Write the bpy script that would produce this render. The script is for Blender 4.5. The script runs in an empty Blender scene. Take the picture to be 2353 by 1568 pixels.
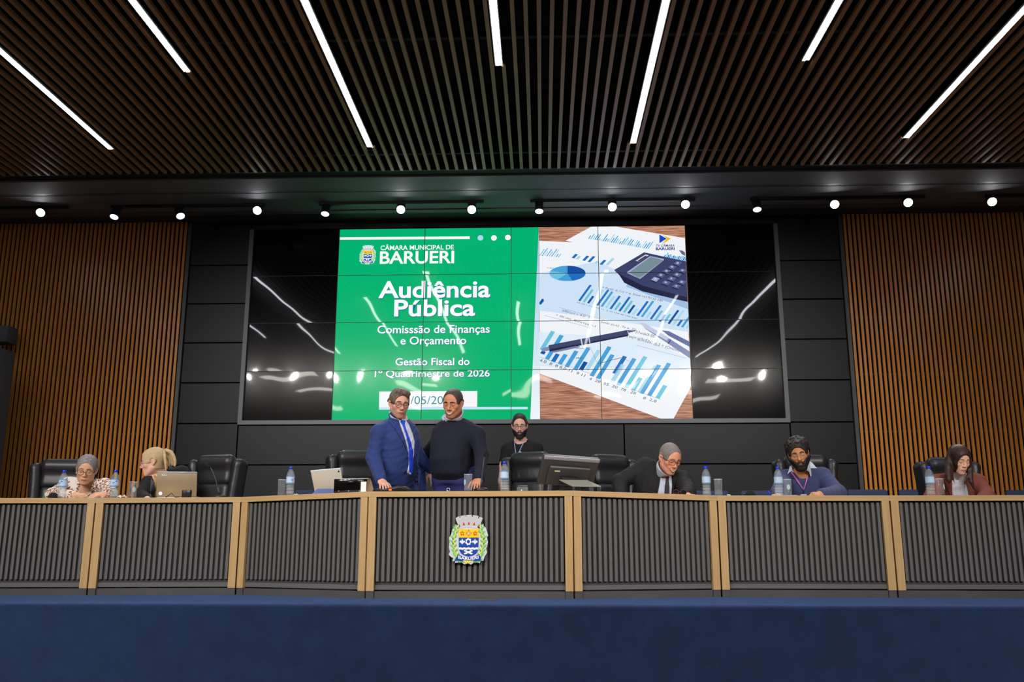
import bpy, bmesh, math, random
import numpy as np
from mathutils import Vector, Matrix
random.seed(7)
SC = bpy.context.scene
COL = SC.collection
PI = math.pi
R = math.radians

# ---------------------------------------------------------------- camera, world, exposure
CAMZ = 0.465                                   # camera height above the stage floor (z = 0)
FPX, CXP, CYP = 2045.0, 1176.5, 784.0
TILT = math.atan(441 / FPX)
YAW = math.atan(71 / FPX * math.cos(TILT))
cam_data = bpy.data.cameras.new('camera')
cam_data.sensor_width = 36.0
cam_data.lens = FPX / 2353.0 * 36.0
cam = bpy.data.objects.new('camera', cam_data)
COL.objects.link(cam)
cam.location = (0, 0, CAMZ)
cam.rotation_euler = (PI / 2 + TILT, 0, YAW)
SC.camera = cam
world = bpy.data.worlds.new('world')
SC.world = world
world.use_nodes = True
world.node_tree.nodes['Background'].inputs[0].default_value = (0.6, 0.7, 1.0, 1)
world.node_tree.nodes['Background'].inputs[1].default_value = 0.02
SC.view_settings.view_transform = 'Standard'
SC.view_settings.look = 'None'
SC.view_settings.gamma = 1.0
SC.view_settings.exposure = 0.0
SC.view_settings.use_curve_mapping = False
L_STRIP = 25.0       # radiance of the ceiling light strips
L_PANEL = 16.0       # radiance of the hall ceiling panels
W_SPOT = 90.0        # watts of each track spotlight

# ---------------------------------------------------------------- photograph -> place
_fw = np.array([-math.sin(YAW) * math.cos(TILT), math.cos(YAW) * math.cos(TILT), math.sin(TILT)])
_rt = np.array([math.cos(YAW), math.sin(YAW), 0.0])
_up = np.cross(_rt, _fw)
CAM = np.array([0, 0, CAMZ])
def ray(x, y):
    return _fw + _rt * ((x - CXP) / FPX) + _up * ((CYP - y) / FPX)
def at(x, y, Y):
    d = ray(x, y)
    return CAM + d * (Y / d[1])
def atz(x, y, Z):
    d = ray(x, y)
    return CAM + d * ((Z - CAMZ) / d[2])

# ---------------------------------------------------------------- helpers
def lin(c):
    return tuple(((v / 255.0) / 12.92 if v / 255.0 <= 0.04045 else ((v / 255.0 + 0.055) / 1.055) ** 2.4) for v in c)

MATS = {}
def mat(name, col, rough=0.5, metal=0.0, spec=0.5, noise=None, bump=None, emit=None, strength=1.0, trans=0.0, ior=1.45,
        coat=0.0, sheen=0.0, alpha=1.0, attr=None, stretch=None, two=None):
    """procedural principled material; noise=(scale, amount), bump=(scale, strength), two=second colour for the noise"""
    if name in MATS:
        return MATS[name]
    m = bpy.data.materials.new(name)
    m.use_nodes = True
    nt = m.node_tree
    b = nt.nodes['Principled BSDF']
    L = nt.links
    c = lin(col)
    b.inputs['Base Color'].default_value = (*c, 1)
    b.inputs['Roughness'].default_value = rough
    b.inputs['Metallic'].default_value = metal
    b.inputs['Specular IOR Level'].default_value = spec
    b.inputs['IOR'].default_value = ior
    b.inputs['Transmission Weight'].default_value = trans
    b.inputs['Coat Weight'].default_value = coat
    b.inputs['Sheen Weight'].default_value = sheen
    b.inputs['Alpha'].default_value = alpha
    if emit is not None:
        b.inputs['Emission Color'].default_value = (*lin(emit), 1)
        b.inputs['Emission Strength'].default_value = strength
    vec = None
    if noise or bump or stretch:
        tc = nt.nodes.new('ShaderNodeTexCoord')
        mp = nt.nodes.new('ShaderNodeMapping')
        L.new(tc.outputs['Object'], mp.inputs['Vector'])
        if stretch:
            mp.inputs['Scale'].default_value = stretch
        vec = mp.outputs['Vector']
    base_out = None
    if attr:
        a = nt.nodes.new('ShaderNodeAttribute')
        a.attribute_name = attr
        base_out = a.outputs['Color']
        L.new(base_out, b.inputs['Base Color'])
    if noise:
        n = nt.nodes.new('ShaderNodeTexNoise')
        n.inputs['Scale'].default_value = noise[0]
        n.inputs['Detail'].default_value = 5
        L.new(vec, n.inputs['Vector'])
        mx = nt.nodes.new('ShaderNodeMix')
        mx.data_type = 'RGBA'
        rp = nt.nodes.new('ShaderNodeValToRGB')
        rp.color_ramp.elements[0].position = 0.32
        rp.color_ramp.elements[1].position = 0.68
        L.new(n.outputs['Fac'], rp.inputs['Fac'])
        L.new(rp.outputs['Color'], mx.inputs['Factor'])
        c2 = lin(two) if two else tuple(v * (1 - noise[1]) for v in c)
        if base_out is not None:
            m2 = nt.nodes.new('ShaderNodeMix')
            m2.data_type = 'RGBA'
            m2.blend_type = 'MULTIPLY'
            m2.inputs['Factor'].default_value = noise[1]
            L.new(base_out, m2.inputs['A'])
            L.new(rp.outputs['Color'], m2.inputs['B'])
            L.new(m2.outputs['Result'], b.inputs['Base Color'])
        else:
            mx.inputs['A'].default_value = (*c2, 1)
            mx.inputs['B'].default_value = (*c, 1)
            L.new(mx.outputs['Result'], b.inputs['Base Color'])
    if bump:
        n2 = nt.nodes.new('ShaderNodeTexNoise')
        n2.inputs['Scale'].default_value = bump[0]
        n2.inputs['Detail'].default_value = 4
        L.new(vec, n2.inputs['Vector'])
        bp = nt.nodes.new('ShaderNodeBump')
        bp.inputs['Strength'].default_value = bump[1]
        bp.inputs['Distance'].default_value = bump[2] if len(bump) > 2 else 0.01
        L.new(n2.outputs['Fac'], bp.inputs['Height'])
        L.new(bp.outputs['Normal'], b.inputs['Normal'])
    MATS[name] = m
    return m

def tag(o, label=None, cat=None, group=None, kind=None):
    if label: o['label'] = label
    if cat: o['category'] = cat
    if group: o['group'] = group
    if kind: o['kind'] = kind
    return o
def empty(name, loc=(0, 0, 0), rz=0.0, label=None, cat=None, group=None):
    o = bpy.data.objects.new(name, None)
    COL.objects.link(o)
    o.location = loc
    o.rotation_euler = (0, 0, rz)
    o.empty_display_size = 0.05
    return tag(o, label, cat, group)

class MB:
    """collects shapes and links them as one mesh object"""
    def __init__(s):
        s.v = []; s.f = []; s.m = []; s.sm = []
    def add(s, vs, fs, mi=0, smooth=False):
        b = len(s.v)
        s.v += [tuple(float(c) for c in v) for v in vs]
        s.f += [tuple(i + b for i in f) for f in fs]
        s.m += [mi] * len(fs)
        s.sm += [smooth] * len(fs)
        return s
    def box(s, x0, x1, y0, y1, z0, z1, mi=0, M=None):
        vs = [(x0, y0, z0), (x1, y0, z0), (x1, y1, z0), (x0, y1, z0), (x0, y0, z1), (x1, y0, z1), (x1, y1, z1), (x0, y1, z1)]
        if M is not None:
            vs = [tuple(M @ Vector(v)) for v in vs]
        return s.add(vs, [(0, 3, 2, 1), (4, 5, 6, 7), (0, 1, 5, 4), (1, 2, 6, 5), (2, 3, 7, 6), (3, 0, 4, 7)], mi)
    def rbox(s, x0, x1, y0, y1, z0, z1, r=0.01, seg=3, mi=0, M=None, smooth=True):
        bm = bmesh.new()
        bmesh.ops.create_cube(bm, size=1.0)
        for v in bm.verts:
            v.co = Vector(((x0 + x1) / 2 + v.co.x * (x1 - x0), (y0 + y1) / 2 + v.co.y * (y1 - y0), (z0 + z1) / 2 + v.co.z * (z1 - z0)))
        bmesh.ops.bevel(bm, geom=bm.edges[:], offset=r, segments=seg, profile=0.5, affect='EDGES')
        return s.frombm(bm, mi, M, smooth)
    def frombm(s, bm, mi=0, M=None, smooth=False):
        bm.verts.index_update()
        vs = [tuple(M @ v.co) if M is not None else tuple(v.co) for v in bm.verts]
        s.add(vs, [tuple(v.index for v in f.verts) for f in bm.faces], mi, smooth)
        bm.free()
        return s
    def prism(s, pts, M, d0, d1, mi=0):
        """polygon pts (u, w) extruded along local y from d0 to d1, placed by matrix M (x=u, z=w)"""
        n = len(pts)
        vs = [tuple(M @ Vector((u, d0, w))) for u, w in pts] + [tuple(M @ Vector((u, d1, w))) for u, w in pts]
        fs = [tuple(range(n)), tuple(range(2 * n - 1, n - 1, -1))] + [(i, i + n, (i + 1) % n + n, (i + 1) % n) for i in range(n)]
        return s.add(vs, fs, mi)
    def lathe(s, prof, seg=24, mi=0, M=None, cap=True, smooth=True):
        vs = []; fs = []
        n = len(prof)
        for i in range(seg):
            a = 2 * PI * i / seg
            for r, z in prof:
                p = Vector((r * math.cos(a), r * math.sin(a), z))
                vs.append(tuple(M @ p) if M is not None else tuple(p))
        for i in range(seg):
            j = (i + 1) % seg
            for k in range(n - 1):
                fs.append((i * n + k, j * n + k, j * n + k + 1, i * n + k + 1))
        if cap:
            fs.append(tuple(i * n for i in range(seg))[::-1])
            fs.append(tuple(i * n + n - 1 for i in range(seg)))
        return s.add(vs, fs, mi, smooth)
    def tube(s, pts, r, seg=8, mi=0, closed=False, cap=True):
        P = [Vector(p) for p in pts]
        n = len(P)
        rr = r if isinstance(r, (list, tuple)) else [r] * n
        vs = []; fs = []
        ref = Vector((0.13, 0.21, 1)).normalized()
        for i in range(n):
            if closed:
                t = (P[(i + 1) % n] - P[i - 1])
            else:
                t = P[min(i + 1, n - 1)] - P[max(i - 1, 0)]
            t.normalize()
            a = t.cross(ref)
            if a.length < 1e-3:
                a = t.cross(Vector((1, 0, 0)))
            a.normalize()
            b = t.cross(a)
            for k in range(seg):
                an = 2 * PI * k / seg
                vs.append(tuple(P[i] + a * (rr[i] * math.cos(an)) + b * (rr[i] * math.sin(an))))
        for i in range(n if closed else n - 1):
            j = (i + 1) % n
            for k in range(seg):
                l = (k + 1) % seg
                fs.append((i * seg + k, i * seg + l, j * seg + l, j * seg + k))
        if not closed and cap:
            fs.append(tuple(range(seg))[::-1])
            fs.append(tuple((n - 1) * seg + k for k in range(seg)))
        return s.add(vs, fs, mi, True)
    def ball(s, c, r, mi=0, seg=16, ring=10, sx=1, sy=1, sz=1):
        pr = [(r * math.sin(PI * i / ring), -r * math.cos(PI * i / ring)) for i in range(ring + 1)]
        pr[0] = (1e-4, -r); pr[-1] = (1e-4, r)
        M = Matrix.Translation(Vector(c)) @ Matrix.Diagonal((sx, sy, sz, 1))
        return s.lathe(pr, seg, mi, M)
    def build(s, name, mats, parent=None, loc=None):
        me = bpy.data.meshes.new(name)
        me.from_pydata(s.v, [], s.f)
        mats = mats if isinstance(mats, (list, tuple)) else [mats]
        for m in mats:
            me.materials.append(m)
        me.polygons.foreach_set('material_index', s.m)
        me.polygons.foreach_set('use_smooth', s.sm)
        me.update()
        bm = bmesh.new(); bm.from_mesh(me)
        bmesh.ops.recalc_face_normals(bm, faces=bm.faces[:])
        bm.to_mesh(me); bm.free()
        o = bpy.data.objects.new(name, me)
        COL.objects.link(o)
        if parent is not None:
            o.parent = parent
        if loc is not None:
            o.location = loc
        return o
def structure(o):
    o['kind'] = 'structure'
    return o
def copy_tree(o, parent=None):
    c = o.copy()
    COL.objects.link(c)
    if parent is not None:
        c.parent = parent
    for ch in [x for x in COL.objects if x.parent == o]:
        copy_tree(ch, c)
    return c
def aim(p, d, up=(0, 0, 1)):
    """matrix at p whose local -Z looks along d"""
    return Matrix.Translation(Vector(p)) @ Vector(d).to_track_quat('-Z', 'Y').to_matrix().to_4x4()

# ---------------------------------------------------------------- materials of the room
def wood_mat(name, c1, c2, rough, axis, scale=3.0):
    m = bpy.data.materials.new(name); m.use_nodes = True
    nt = m.node_tree; b = nt.nodes['Principled BSDF']; L = nt.links
    tc = nt.nodes.new('ShaderNodeTexCoord'); mp = nt.nodes.new('ShaderNodeMapping')
    sc = [30, 30, 30]; sc[axis] = 1.2
    mp.inputs['Scale'].default_value = sc
    n = nt.nodes.new('ShaderNodeTexNoise'); n.inputs['Scale'].default_value = scale; n.inputs['Detail'].default_value = 6
    r = nt.nodes.new('ShaderNodeValToRGB')
    r.color_ramp.elements[0].position = 0.3; r.color_ramp.elements[1].position = 0.7
    r.color_ramp.elements[0].color = (*lin(c2), 1); r.color_ramp.elements[1].color = (*lin(c1), 1)
    L.new(tc.outputs['Object'], mp.inputs['Vector']); L.new(mp.outputs['Vector'], n.inputs['Vector'])
    L.new(n.outputs['Fac'], r.inputs['Fac']); L.new(r.outputs['Color'], b.inputs['Base Color'])
    b.inputs['Roughness'].default_value = rough
    return m
M_slat = wood_mat('amber slat wood', (222, 150, 66), (202, 126, 50), 0.27, 2)
M_ceil = wood_mat('ceiling slat wood', (166, 120, 90), (140, 98, 70), 0.45, 1)
M_oak = wood_mat('oak veneer', (196, 162, 112), (180, 144, 94), 0.45, 0, 2.0)
M_oakv = wood_mat('oak veneer upright', (196, 162, 112), (180, 144, 94), 0.45, 2, 2.0)
M_void = mat('black void', (9, 9, 10), 0.9, spec=0.1)
M_panel = mat('black wall panel', (17, 19, 23), 0.42, spec=0.32, noise=(1.3, 0.15), bump=(2.2, 0.05, 0.02))
M_frame = mat('grey anodised frame', (92, 96, 100), 0.4)
M_soffit = mat('dark painted soffit', (104, 107, 114), 0.7)
M_rail = mat('grey soffit profile', (88, 84, 84), 0.6)
M_dark = mat('charcoal cove', (52, 53, 56), 0.7)
M_groove = mat('dark groove', (24, 24, 26), 0.8)
M_grey = mat('charcoal grooved panel', (96, 94, 93), 0.6, noise=(60, 0.08))
M_greyd = mat('charcoal backing panel', (62, 61, 61), 0.7)
M_plinth = mat('charcoal plinth', (78, 77, 77), 0.45, noise=(3, 0.2))
M_carpet = mat('navy carpet', (23, 37, 70), 0.95, spec=0.1, noise=(9, 0.4), two=(15, 24, 49), bump=(300, 1.0, 0.010), sheen=0.6)
M_carpet.node_tree.nodes['Principled BSDF'].inputs['Sheen Tint'].default_value = (0.25, 0.42, 0.9, 1)
M_hallfloor = mat('hall carpet', (120, 114, 108), 0.95, spec=0.1, noise=(9, 0.3))
M_hallwall = mat('hall wall', (120, 100, 78), 0.7)
M_white = mat('white plastic', (232, 232, 232), 0.4)
M_blk = mat('black plastic', (20, 20, 22), 0.4)
M_blkm = mat('matt black metal', (26, 26, 28), 0.55)
M_light = mat('white light strip diffuser', (240, 240, 245), 0.5, emit=(244, 244, 255), strength=L_STRIP)
M_hallpanel = mat('hall light panel diffuser', (240, 240, 240), 0.5, emit=(255, 248, 240), strength=L_PANEL)
M_lamp = mat('spotlight lens', (255, 255, 255), 0.3, emit=(252, 252, 255), strength=40)
M_lamph = mat('hall spotlight lens', (255, 255, 255), 0.3, emit=(252, 252, 255), strength=14)
M_lampdim = mat('spotlight lens seen aside', (255, 255, 255), 0.3, emit=(225, 232, 255), strength=1.6)

# ---------------------------------------------------------------- the room
W = 10.55           # plane of the video wall and the slat faces
CEIL = 4.289
XL, XR, YB = -8.2, 7.6, -7.5
HALL = -0.95
EDGE = 6.17         # stage edge
def boxobj(name, x0, x1, y0, y1, z0, z1, m):
    return structure(MB().box(x0, x1, y0, y1, z0, z1).build(name, m))
boxobj('wall_back', XL, XR, W + 0.10, W + 0.25, HALL, 4.9, M_void)
boxobj('wall_left', XL - 0.15, XL, YB, W + 0.1, HALL, 4.9, M_hallwall)
boxobj('wall_right', XR, XR + 0.15, YB, W + 0.1, HALL, 4.9, M_hallwall)
boxobj('wall_front', XL, XR, YB - 0.15, YB, HALL, 4.9, M_hallwall)
boxobj('floor_hall', XL, XR, YB, EDGE + 0.05, HALL - 0.1, HALL, M_hallfloor)
# stage: a carpeted block with a rounded nosing
mb = MB()
prof = [(W + 0.1, 0.0)] + [(EDGE + 0.03 - 0.03 * math.sin(a), -0.03 + 0.03 * math.cos(a)) for a in [PI / 2 * i / 6 for i in range(7)]] + [(EDGE, HALL), (W + 0.1, HALL)]
n = len(prof)
vs = [(XL, y, z) for y, z in prof] + [(XR, y, z) for y, z in prof]
mb.add(vs, [tuple(range(n)), tuple(range(2 * n - 1, n - 1, -1))] + [(i, (i + 1) % n, (i + 1) % n + n, i + n) for i in range(n)])
structure(mb.build('floor', M_carpet))
# ceiling: black plenum, wooden slats
boxobj('ceiling_plenum', XL, XR, YB, W + 0.1, 4.75, 4.9, M_void)
STRIPS = [(-6.95, 2.3, 8.30), (-5.66, 3.4, 6.79), (4.92, 3.4, 6.78), (6.25, 1.6, 8.31), (-4.37, 2.3, 8.30), (-2.985, 3.4, 6.79), (-1.722, 2.3, 8.34), (-0.339, 3.4, 6.78), (0.932, 2.3, 8.34), (2.20, 3.4, 6.78), (3.62, 1.6, 8.31)]
mb = MB()
k0 = int((XL) / 0.094); x = -7.99
x = -7.962
while x < XR - 0.1:
    blocked = [(a, b) for sx, a, b in STRIPS if abs(sx - x) < 0.042]
    segs = [(-4.0, 8.96)]
    if blocked:
        a, b = blocked[0]
        segs = [(-4.0, a - 0.02), (b + 0.02, 8.96)]
    for a, b in segs:
        mb.box(x - 0.016, x + 0.016, a, b, CEIL, CEIL + 0.034)
    x += 0.0995
structure(mb.build('ceiling', M_ceil))
mb = MB()                                        # carrier rails and the black edge above the slats
for y in (0.5, 2.5, 4.5, 6.4, 8.6):
    mb.box(XL, XR, y, y + 0.04, CEIL + 0.036, CEIL + 0.09)
structure(mb.build('trim_1', M_groove))
mb = MB()
mb.box(XL, XR, 8.99, 9.14, CEIL + 0.02, CEIL + 0.12, 1)
mb.box(XL, XR, 9.14, 9.49, CEIL, CEIL + 0.1)
mb.box(XL, XR, 9.49, 9.56, CEIL + 0.004, CEIL + 0.1, 2)
mb.box(XL, XR, 9.56, 10.12, CEIL, CEIL + 0.1)
mb.box(XL, XR, 10.12, 10.22, CEIL - 0.012, CEIL + 0.1, 2)
mb.box(XL, XR, 10.22, W + 0.1, CEIL + 0.03, CEIL + 0.1, 3)
structure(mb.build('ceiling_soffit', [M_soffit, M_groove, M_rail, M_dark]))
# wooden slat cladding on both sides of the black wall
def slat_wall(name, x0, x1):
    mb = MB()
    x = x0
    i = 0
    while x + 0.03 <= x1 + 1e-4:
        mb.box(x, x + 0.0305, W, W + 0.020, 0.0, 4.315)
        x += 0.0552; i += 1
    for z in (0.95, 1.62, 2.3, 3.0, 3.7):
        mb.box(x0, x1, W + 0.022, W + 0.06, z, z + 0.025, 1)
    return structure(mb.build(name, [M_slat, M_groove]))
n1 = int((-4.46 - XL) / 0.0552)
slat_wall('wall_back_left', -4.468 - 0.0305 - 0.0552 * (n1 - 1), -4.455)
slat_wall('wall_back_right', 3.728, XR)
mb = MB()                                        # upright end profiles of the slat cladding
mb.box(-4.448, -4.405, W - 0.01, W + 0.09, 0, 4.3)
mb.box(3.668, 3.712, W - 0.01, W + 0.09, 0, 4.3)
structure(mb.build('trim_2', M_plinth))
# black panels around the video wall, with open joints
VX0, VX1, VZ0, VZ1 = -3.600, 2.864, 1.783, 4.190
PW, PH = (VX1 - VX0) / 6, (VZ1 - VZ0) / 4
mb = MB()
def bevbox(x0, x1, z0, z1):
    mb.rbox(x0 + 0.006, x1 - 0.006, W + 0.012, W + 0.06, z0 + 0.006, z1 - 0.006, 0.003, 1, smooth=False)
zs_l = [at(500, y, W)[2] for y in (1069, 973, 879.5, 787.5, 697.5, 609.5)] + [4.30]
for a, b in zip(zs_l[1:-1], zs_l[2:]):
    bevbox(-4.40, VX0 - 0.055, a, b)
zs_r = [at(1870, y, W)[2] for y in (1069, 970, 873, 779, 687, 598)] + [4.30]
for a, b in zip(zs_r[1:-1], zs_r[2:]):
    bevbox(VX1 + 0.055, 3.665, a, b)
zl = zs_l[0]; zt = VZ0 - 0.05
xj = at(1435, 1020, W)[0]
bevbox(-4.40, VX0 - 0.055, zl, zs_l[1]); bevbox(VX0 - 0.055, xj, zl, zt); bevbox(xj, VX1 + 0.055, zl, zt); bevbox(VX1 + 0.055, 3.665, zl, zs_r[1])
bevbox(-4.40, xj, 0.35, zl); bevbox(xj, 3.665, 0.35, zl)
bevbox(-4.40, 3.665, 0.0, 0.35)
bevbox(VX0 - 0.055, VX1 + 0.055, VZ1 + 0.01, 4.30)
structure(mb.build('wall_panels', M_panel))
# ---------------------------------------------------------------- video wall
def glass_screen(name, base, emit=None, strength=1.0, wood=False, grad=None):
    """glossy display glass; every panel of the wall is very slightly warped"""
    m = bpy.data.materials.new(name); m.use_nodes = True
    nt = m.node_tree; b = nt.nodes['Principled BSDF']; L = nt.links
    b.inputs['Base Color'].default_value = (*lin(base), 1)
    b.inputs['Roughness'].default_value = 0.025
    b.inputs['Specular IOR Level'].default_value = 0.3
    if emit is not None:
        b.inputs['Emission Color'].default_value = (*lin(emit), 1)
        b.inputs['Emission Strength'].default_value = strength
    g = nt.nodes.new('ShaderNodeNewGeometry')
    sp = nt.nodes.new('ShaderNodeSeparateXYZ')
    L.new(g.outputs['Position'], sp.inputs[0])
    def math_(op, a, bb):
        n = nt.nodes.new('ShaderNodeMath'); n.operation = op
        for i, q in enumerate((a, bb)):
            if q is None: continue
            if isinstance(q, (int, float)): n.inputs[i].default_value = q
            else: L.new(q, n.inputs[i])
        return n.outputs[0]
    cx = math_('FLOOR', math_('DIVIDE', math_('SUBTRACT', sp.outputs['X'], VX0), PW), None)
    cz = math_('FLOOR', math_('DIVIDE', math_('SUBTRACT', sp.outputs['Z'], VZ0), PH), None)
    w = math_('ADD', math_('MULTIPLY', cx, 3.7), math_('MULTIPLY', cz, 11.3))
    nz = nt.nodes.new('ShaderNodeTexNoise'); nz.noise_dimensions = '4D'
    nz.inputs['Scale'].default_value = 1.5; nz.inputs['Detail'].default_value = 1.0
    L.new(g.outputs['Position'], nz.inputs['Vector']); L.new(w, nz.inputs['W'])
    def vm(op, a, c):
        n = nt.nodes.new('ShaderNodeVectorMath'); n.operation = op
        for i, q in enumerate((a, c)):
            if q is None: continue
            if isinstance(q, tuple): n.inputs[i].default_value = q
            else: L.new(q, n.inputs[i])
        return n.outputs[0]
    tilt = vm('MULTIPLY', vm('SUBTRACT', nz.outputs['Color'], (.5, .5, .5)), (.05, 0.0, .05))
    L.new(vm('NORMALIZE', vm('ADD', g.outputs['Normal'], tilt), None), b.inputs['Normal'])
    b.inputs['Coat Weight'].default_value = 0.12; b.inputs['Coat Roughness'].default_value = 0.16
    if wood:
        mp = nt.nodes.new('ShaderNodeMapping'); mp.inputs['Rotation'].default_value = (0, R(-20), 0); mp.inputs['Scale'].default_value = (1.6, 1, 34)
        n3 = nt.nodes.new('ShaderNodeTexNoise'); n3.inputs['Scale'].default_value = 3.2; n3.inputs['Detail'].default_value = 8
        rp = nt.nodes.new('ShaderNodeValToRGB')
        rp.color_ramp.elements[0].position = 0.33; rp.color_ramp.elements[1].position = 0.7
        rp.color_ramp.elements[0].color = (*lin((134, 80, 62)), 1); rp.color_ramp.elements[1].color = (*lin((214, 160, 132)), 1)
        L.new(g.outputs['Position'], mp.inputs['Vector']); L.new(mp.outputs['Vector'], n3.inputs['Vector'])
        L.new(n3.outputs['Fac'], rp.inputs['Fac']); L.new(rp.outputs['Color'], b.inputs['Emission Color'])
    if grad:
        c0, c1, z0, z1 = grad
        t = math_('DIVIDE', math_('SUBTRACT', sp.outputs['Z'], z0), z1 - z0)
        rp = nt.nodes.new('ShaderNodeValToRGB')
        rp.color_ramp.elements[0].color = (*lin(c0), 1); rp.color_ramp.elements[1].color = (*lin(c1), 1)
        L.new(t, rp.inputs['Fac']); L.new(rp.outputs['Color'], b.inputs['Emission Color'])
    return m
S_black = glass_screen('switched off display glass', (6, 5, 6))
SCACHE = {}
def S(c, base=(8, 8, 8), st=1.0):
    if c not in SCACHE:
        SCACHE[c] = glass_screen('display picture %d %d %d' % c, base, c, st)
    return SCACHE[c]
S_wood = glass_screen('display picture of wood', (8, 8, 8), (180, 120, 90), 1.0, wood=True)
S_green = glass_screen('display picture green field', (8, 8, 8), (0, 178, 112), 1.0)
S_blue = glass_screen('display picture pale blue strip', (8, 8, 8), (200, 228, 246), 1.0, grad=((238, 246, 250), (150, 196, 232), VZ0, VZ1))
S_paper = glass_screen('display picture white paper', (8, 8, 8), (240, 244, 248), 1.0)
S_paperb = glass_screen('display picture bluish paper', (8, 8, 8), (205, 226, 246), 1.0)

vw = empty('video_wall', (0, W, VZ0), label='large video wall of joined display panels showing a green slide and a desk picture', cat='video wall')
inv = Matrix.Translation((0, -W, -VZ0))
def vwbuild(mb, name, mats):
    o = mb.build(name, mats, vw); o.location = (0, -W, -VZ0)
    return o
for r in range(4):
    for c in range(6):
        mb = MB()
        mb.rbox(VX0 + c * PW + 0.0012, VX0 + (c + 1) * PW - 0.0012, W, W + 0.05, VZ0 + r * PH + 0.0012, VZ0 + (r + 1) * PH - 0.0012, 0.0006, 1, smooth=False)
        vwbuild(mb, 'display_panel', S_black)
mb = MB()
mb.box(VX0 - 0.05, VX0, W - 0.035, W + 0.06, VZ0 - 0.05, VZ1 + 0.005)
mb.box(VX1, VX1 + 0.05, W - 0.035, W + 0.06, VZ0 - 0.05, VZ1 + 0.005)
mb.box(VX0, VX1, W - 0.035, W + 0.06, VZ0 - 0.05, VZ0)
vwbuild(mb, 'frame', M_frame)
# ---- the slide, laid in the plane of the glass
def sp(x, y):
    p = at(x, y, W)
    return (p[0], p[2])
class Flat(MB):
    def poly(s, pts, layer, mi=0):
        y = W - 0.0004 * layer
        return s.add([(u, y, w) for u, w in pts], [tuple(range(len(pts)))], mi)
    def px(s, pts, layer, mi=0):
        return s.poly([sp(*p) for p in pts], layer, mi)
    def disc(s, u, w, ru, rw, layer, mi=0, n=32, a0=0.0, a1=2 * PI):
        pts = [(u + ru * math.cos(a0 + (a1 - a0) * i / n), w + rw * math.sin(a0 + (a1 - a0) * i / n)) for i in range(n + (1 if a1 - a0 < 6.28 else 0))]
        if a1 - a0 < 6.28: pts.append((u, w))
        return s.poly(pts, layer, mi)
def build_flat(mb, name, mats, parent, back):
    """thin lit surfaces keep their own outline: no normal recalculation needed beyond facing the hall"""
    o = mb.build(name, mats, parent)
    me = o.data
    bm = bmesh.new(); bm.from_mesh(me)
    for f in bm.faces:
        f.normal_update()
        if f.normal.y > 0: f.normal_flip()
    bm.to_mesh(me); bm.free()
    o.location = back
    return o
SX0, SX1 = VX0 + PW, VX1 - PW
bt = (0, -W, -VZ0)
gx0 = sp(1238, 523)[0]; gx1 = sp(1218.5, 965)[0]
px1 = sp(1239, 700)[0]
f = Flat(); f.poly([(SX0, VZ0), (gx1, VZ0), (gx0, VZ1), (SX0, VZ1)], 1); build_flat(f, 'slide_background', S_green, vw, bt)
f = Flat(); f.poly([(gx1, VZ0), (px1, VZ0), (px1, VZ1), (gx0, VZ1)], 1); build_flat(f, 'slide_strip', S_blue, vw, bt)
f = Flat()
f.px([(781, 545.5), (1079.5, 543.5), (1079.5, 549.5), (781, 551.5)], 2)
for x, y, m in ((1104, 547, 1), (1135, 547, 0), (1167, 546, 0)):
    u, w = sp(x, y); f.disc(u, w, 0.036, 0.036, 2, m)
f.px([(871.5, 900), (1097, 899), (1096.5, 935.5), (871, 936.5)], 2)
f.px([(871, 936.5), (1212.5, 935.5), (1212.5, 941), (871, 942)], 2, 2)
build_flat(f, 'slide_bars', [S((244, 246, 248)), S((180, 212, 240)), S((196, 226, 246))], vw, bt)

def text_mesh(txt, bold=0.0, shear=0.0):
    cu = bpy.data.curves.new('txt', 'FONT')
    cu.body = txt; cu.size = 1.0; cu.offset = bold; cu.shear = shear; cu.resolution_u = 5
    o = bpy.data.objects.new('txt', cu); COL.objects.link(o)
    bpy.context.view_layer.update()
    dg = bpy.context.evaluated_depsgraph_get()
    ev = o.evaluated_get(dg); me = ev.to_mesh()
    vs = [tuple(v.co) for v in me.vertices]; fs = [tuple(p.vertices) for p in me.polygons]
    ev.to_mesh_clear()
    bpy.data.objects.remove(o); bpy.data.curves.remove(cu)
    return vs, fs
CAPH = max(v[1] for v in text_mesh('H')[0])
def fit_text(txt, u0, u1, wb, wc, bold=0.0, shear=0.0, grow=0.0):
    """text spread over u0..u1 with baseline wb and capital height up to wc -> (u, w) points and faces"""
    v0, _ = text_mesh(txt, 0.0, shear)
    a, b = min(v[0] for v in v0), max(v[0] for v in v0)
    vs, fs = text_mesh(txt, bold, shear)
    sx = (u1 - u0) / (b - a); sy = (wc - wb) / CAPH
    return [(u0 + (v[0] - a) * sx, wb + v[1] * sy) for v in vs], fs
def slide_text(txt, x0, x1, yb, yc, col, bold=0.02, layer=4, outline=None, name='slide_text'):
    u0, wb = sp(x0, yb); u1, _ = sp(x1, yb); wc = sp(x0, yc)[1]
    f = Flat(); mats = [S(col)]
    if outline:
        p, fs = fit_text(txt, u0 + 0.004, u1 + 0.004, wb - 0.006, wc - 0.006, bold + 0.012)
        f.add([(u, W - 0.0004 * (layer - 1), w) for u, w in p], fs, 1); mats.append(S(outline))
    p, fs = fit_text(txt, u0, u1, wb, wc, bold)
    f.add([(u, W - 0.0004 * layer, w) for u, w in p], fs, 0)
    return build_flat(f, name, mats, vw, bt)
WH = (248, 250, 252)
OB = (20, 110, 150)
slide_text('CÂMARA MUNICIPAL DE', 874.5, 1042.5, 575, 565, WH, 0.018)
slide_text('BARUERI', 873.5, 1042.5, 606, 579, WH, 0.022)
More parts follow.
